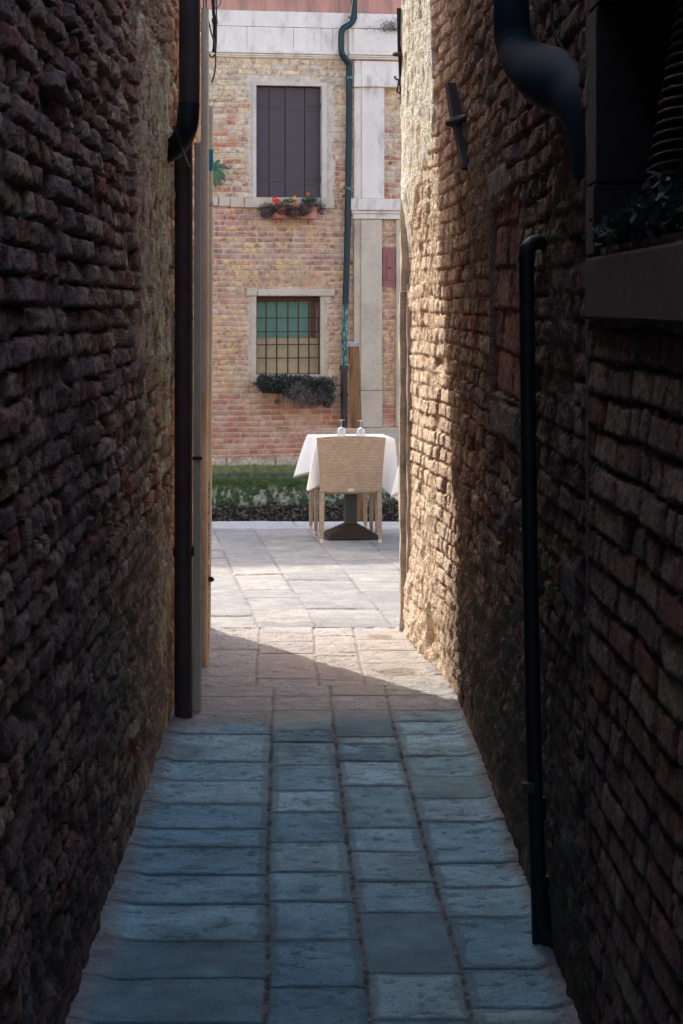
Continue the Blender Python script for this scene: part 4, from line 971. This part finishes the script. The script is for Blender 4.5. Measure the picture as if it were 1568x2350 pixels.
dg = bpy.context.evaluated_depsgraph_get(); me = bpy.data.meshes.new_from_object(to.evaluated_get(dg)); bpy.data.objects.remove(to)
a = P(478.5, 1107, 11.88); bt = P(476.2, 1500, 11.88); xs = [v.co.x for v in me.vertices]; wdt = max(xs); ln = a[2] - bt[2]
for v in me.vertices:
    x, y, z_ = v.co; t_ = x / wdt; v.co = (a[0] + (bt[0] - a[0]) * t_ + (y - .010) * .55 - cpx[0], 11.884 - z_ - cpx[1], a[2] - ln * t_ - cpx[2])
me.materials.clear(); me.materials.append(M_ink); link('printed_text', me, t)
# cables
cl = thing('cable_bundle', 'loops of grey and black cable hanging by the galvanised pipe top', 'cables', P(489, 60, 12.1)); O = tuple(cl.location)
for i, (pts, r, m) in enumerate([([(466, -60), (468, 40), (474, 100), (482, 128), (492, 128), (496, 110), (497, 40), (495, -60)], .004, M_cable), ([(472, -60), (474, 20), (484, 70), (492, 100), (495, 130), (493, 165), (486, 190)], .0045, M_cable),
        ([(489, -60), (490, 20), (492, 45), (492, 100), (490, 120)], .009, M_dkiron), ([(484, -60), (487, 8), (495, 18), (505, 10), (508, -10), (508, -60)], .004, M_ltcable), ([(467, -60), (470, 60), (478, 115), (488, 132), (490, 125)], .003, M_ltcable), ([(495, -60), (497, 30), (492, 46)], .004, M_dkiron)]):
    b = MB(); b.tube(curve([P(x, y, 12.1 + .02 * i) for x, y in pts], 6), r, 8); b.build('cable', m, cl, O, smooth=True)
b = MB(); a = P(492, 46, 12.1); b.box(a[0] - .014, a[0] + .014, 12.08, 12.2, a[2] - .01, a[2] + .008); b.build('clip', M_dkiron, cl, O)

# ------------------------------------------------------------------ right wall fittings
bp_ = P(1170, 100, 6.6)
pts = curve([P(1172, -330, 6.6), P(1172, -150, 6.6), P(1174, 20, 6.6), P(1178, 90, 6.6), P(1200, 135, 6.5), P(1240, 165, 6.35), P(1285, 190, 6.2), P(1330, 215, 6.1), P(1362, 255, 6.0), P(1385, 330, 5.95), P(1390, 400, 5.95)], 7)
prad = [.054 + .036 * min(1, max(0, (i - 24) / 14)) for i in range(len(pts))]
t = pipe('drainpipe', 'fat dark teal downpipe with swept bend high on the right wall', 'drainpipe', [('pipe', pts, prad, M_teal_pipe)], tuple(pts[-1]))
b = MB(); b.tube(pts[20:25], .0555, 20); b.build('collar', M_teal_pipe, t, tuple(pts[-1]), smooth=True)
b = MB(); b.tube(curve([P(1360, 290, 6.1), P(1356, 330, 6.05), P(1352, 380, 6.0), P(1352, 440, 6.0), P(1360, 475, 6.0), P(1385, 492, 6.0)], 6), .020, 16); b.build('outlet', M_teal_pipe, t, tuple(pts[-1]), smooth=True)
br = thing('cable', 'dark cable looping behind the fat pipe bend on the right wall', 'cable', P(1280, 60, 6.3))
b = MB(); b.tube(curve([P(1262, -60, 6.5), P(1266, 30, 6.45), P(1275, 80, 6.4), P(1300, 118, 6.3), P(1322, 122, 6.25), P(1345, 105, 6.2)], 6), .006, 8); b.build('wire', M_blk_pipe, br, tuple(br.location), smooth=True)
base = (P(1243, 2170, 6.70)[0], 6.70, 0)
t = pipe('drainpipe', 'slim black pipe hooked into the right wall and running down to the paving', 'drainpipe',
     [('pipe', curve([P(1272, 572, 7.0), P(1252, 560, 6.9), P(1232, 556, 6.8), P(1214, 566, 6.72), P(1208, 590, 6.70), P(1209, 650, 6.70), P(1216, 1200, 6.70), P(1228, 1800, 6.70), base], 7), .0235, M_blk_pipe)], base,
     [(P(1209, 590, 6.70), P(1209, 604, 6.70), .0265, M_blk_pipe), (P(1231, 1830, 6.70), P(1233, 1880, 6.70), .0275, M_blk_pipe), (P(1239, 2010, 6.7), (base[0], 6.7, .0), .0285, M_blk_pipe)])
b = MB(); b.tube(curve([(base[0], 6.70, .10), (base[0] + .004, 6.69, .045), (base[0] + .03, 6.66, .02), (base[0] + .055, 6.62, .012)], 6), .027, 16); b.build('shoe', M_blk_pipe, t, base, smooth=True)
b = MB(); a = P(1204, 1805, 6.68); b.box(a[0] - .008, a[0] + .03, 6.66, 6.70, a[2] - .018, a[2] + .012); b.build('bracket', M_dkiron, t, base, bevel=.003)
# wall anchors
def flat_bar(b, A, B, wv, th=.012):
    A = Vector(A); B = Vector(B); wv = Vector(wv); n_ = (B - A).cross(wv).normalized() * th
    vs = [A - wv, A + wv, B + wv, B - wv]; vs = [v - n_ for v in vs] + [v + n_ for v in vs]
    b.add(vs, [(0,3,2,1),(4,5,6,7),(0,1,5,4),(1,2,6,5),(2,3,7,6),(3,0,4,7)])
wa = thing('wall_anchor', 'slanting wrought iron tie bar with ring on the shaded right wall', 'wall anchor', P(1053, 280, 10.5), 0, 'iron wall anchors'); O = tuple(wa.location)
b = MB(); flat_bar(b, P(1034, 192, 10.75), P(1050, 290, 10.45), (.024, .03, .0)); flat_bar(b, P(1050, 290, 10.45), P(1070, 388, 10.1), (.020, .025, .0), .010); b.build('bar', M_dkiron, wa, O, bevel=.004)
b = MB()
cpt = Vector(P(1049, 276, 10.4)); pts = [cpt + Vector((.0 + .040 * math.cos(a), .05 * math.sin(a), .016 * math.sin(a + 1))) for a in [i / 16 * 2 * math.pi for i in range(17)]]
b.tube(pts, .016, 10, cap=False); b.build('ring', M_dkiron, wa, O, smooth=True)
wa = thing('wall_anchor', 'upright iron tie bar with ring at the sunlit corner of the right wall', 'wall anchor', P(922, 120, 13.0), 0, 'iron wall anchors'); O = tuple(wa.location)
b = MB(); flat_bar(b, P(918.5, 18, 13.06), P(920.5, 118, 13.06), (.020, .0, 0), .014); flat_bar(b, P(920.5, 118, 13.06), P(925, 238, 13.06), (.018, .0, 0), .012); b.build('bar', M_dkiron, wa, O, bevel=.004)
b = MB(); cpt = Vector(P(919, 124, 13.05)); pts = [cpt + Vector((.034 * math.cos(a), .034 * math.sin(a), .006 * math.sin(a))) for a in [i / 16 * 2 * math.pi for i in range(17)]]
b.tube(pts, .013, 10, cap=False); b.build('ring', M_iron, wa, O, smooth=True)
hk = thing('iron_hook', 'small curled iron hook below the corner tie bar', 'hook', P(913, 185, 13.1)); O = tuple(hk.location)
b = MB(); b.tube(curve([P(926, 214, 13.1), P(912, 210, 13.1), P(914, 196, 13.1), P(915, 184, 13.1), P(908, 180, 13.1), P(906, 174, 13.1)], 5), .005, 8); b.build('rod', M_dkiron, hk, O, smooth=True)
# plants on the sill of the right window
sp_ = thing('ivy_plant', 'dark trailing plant on the stone sill of the right-hand window', 'plant', (X0 + .04, 5.0, 2.06))
b = leaves(1500, lambda r0: (r0.gauss(0, .03), (yy := r0.uniform(-.9, .2)), .03 + .10 * r0.random() * (.35 - yy)), [(.010,.024,.016), (.008,.018,.012), (.02,.035,.03)], .03, .009, 4, .2)
b.build('foliage', M_leaf, sp_, colattr=True)
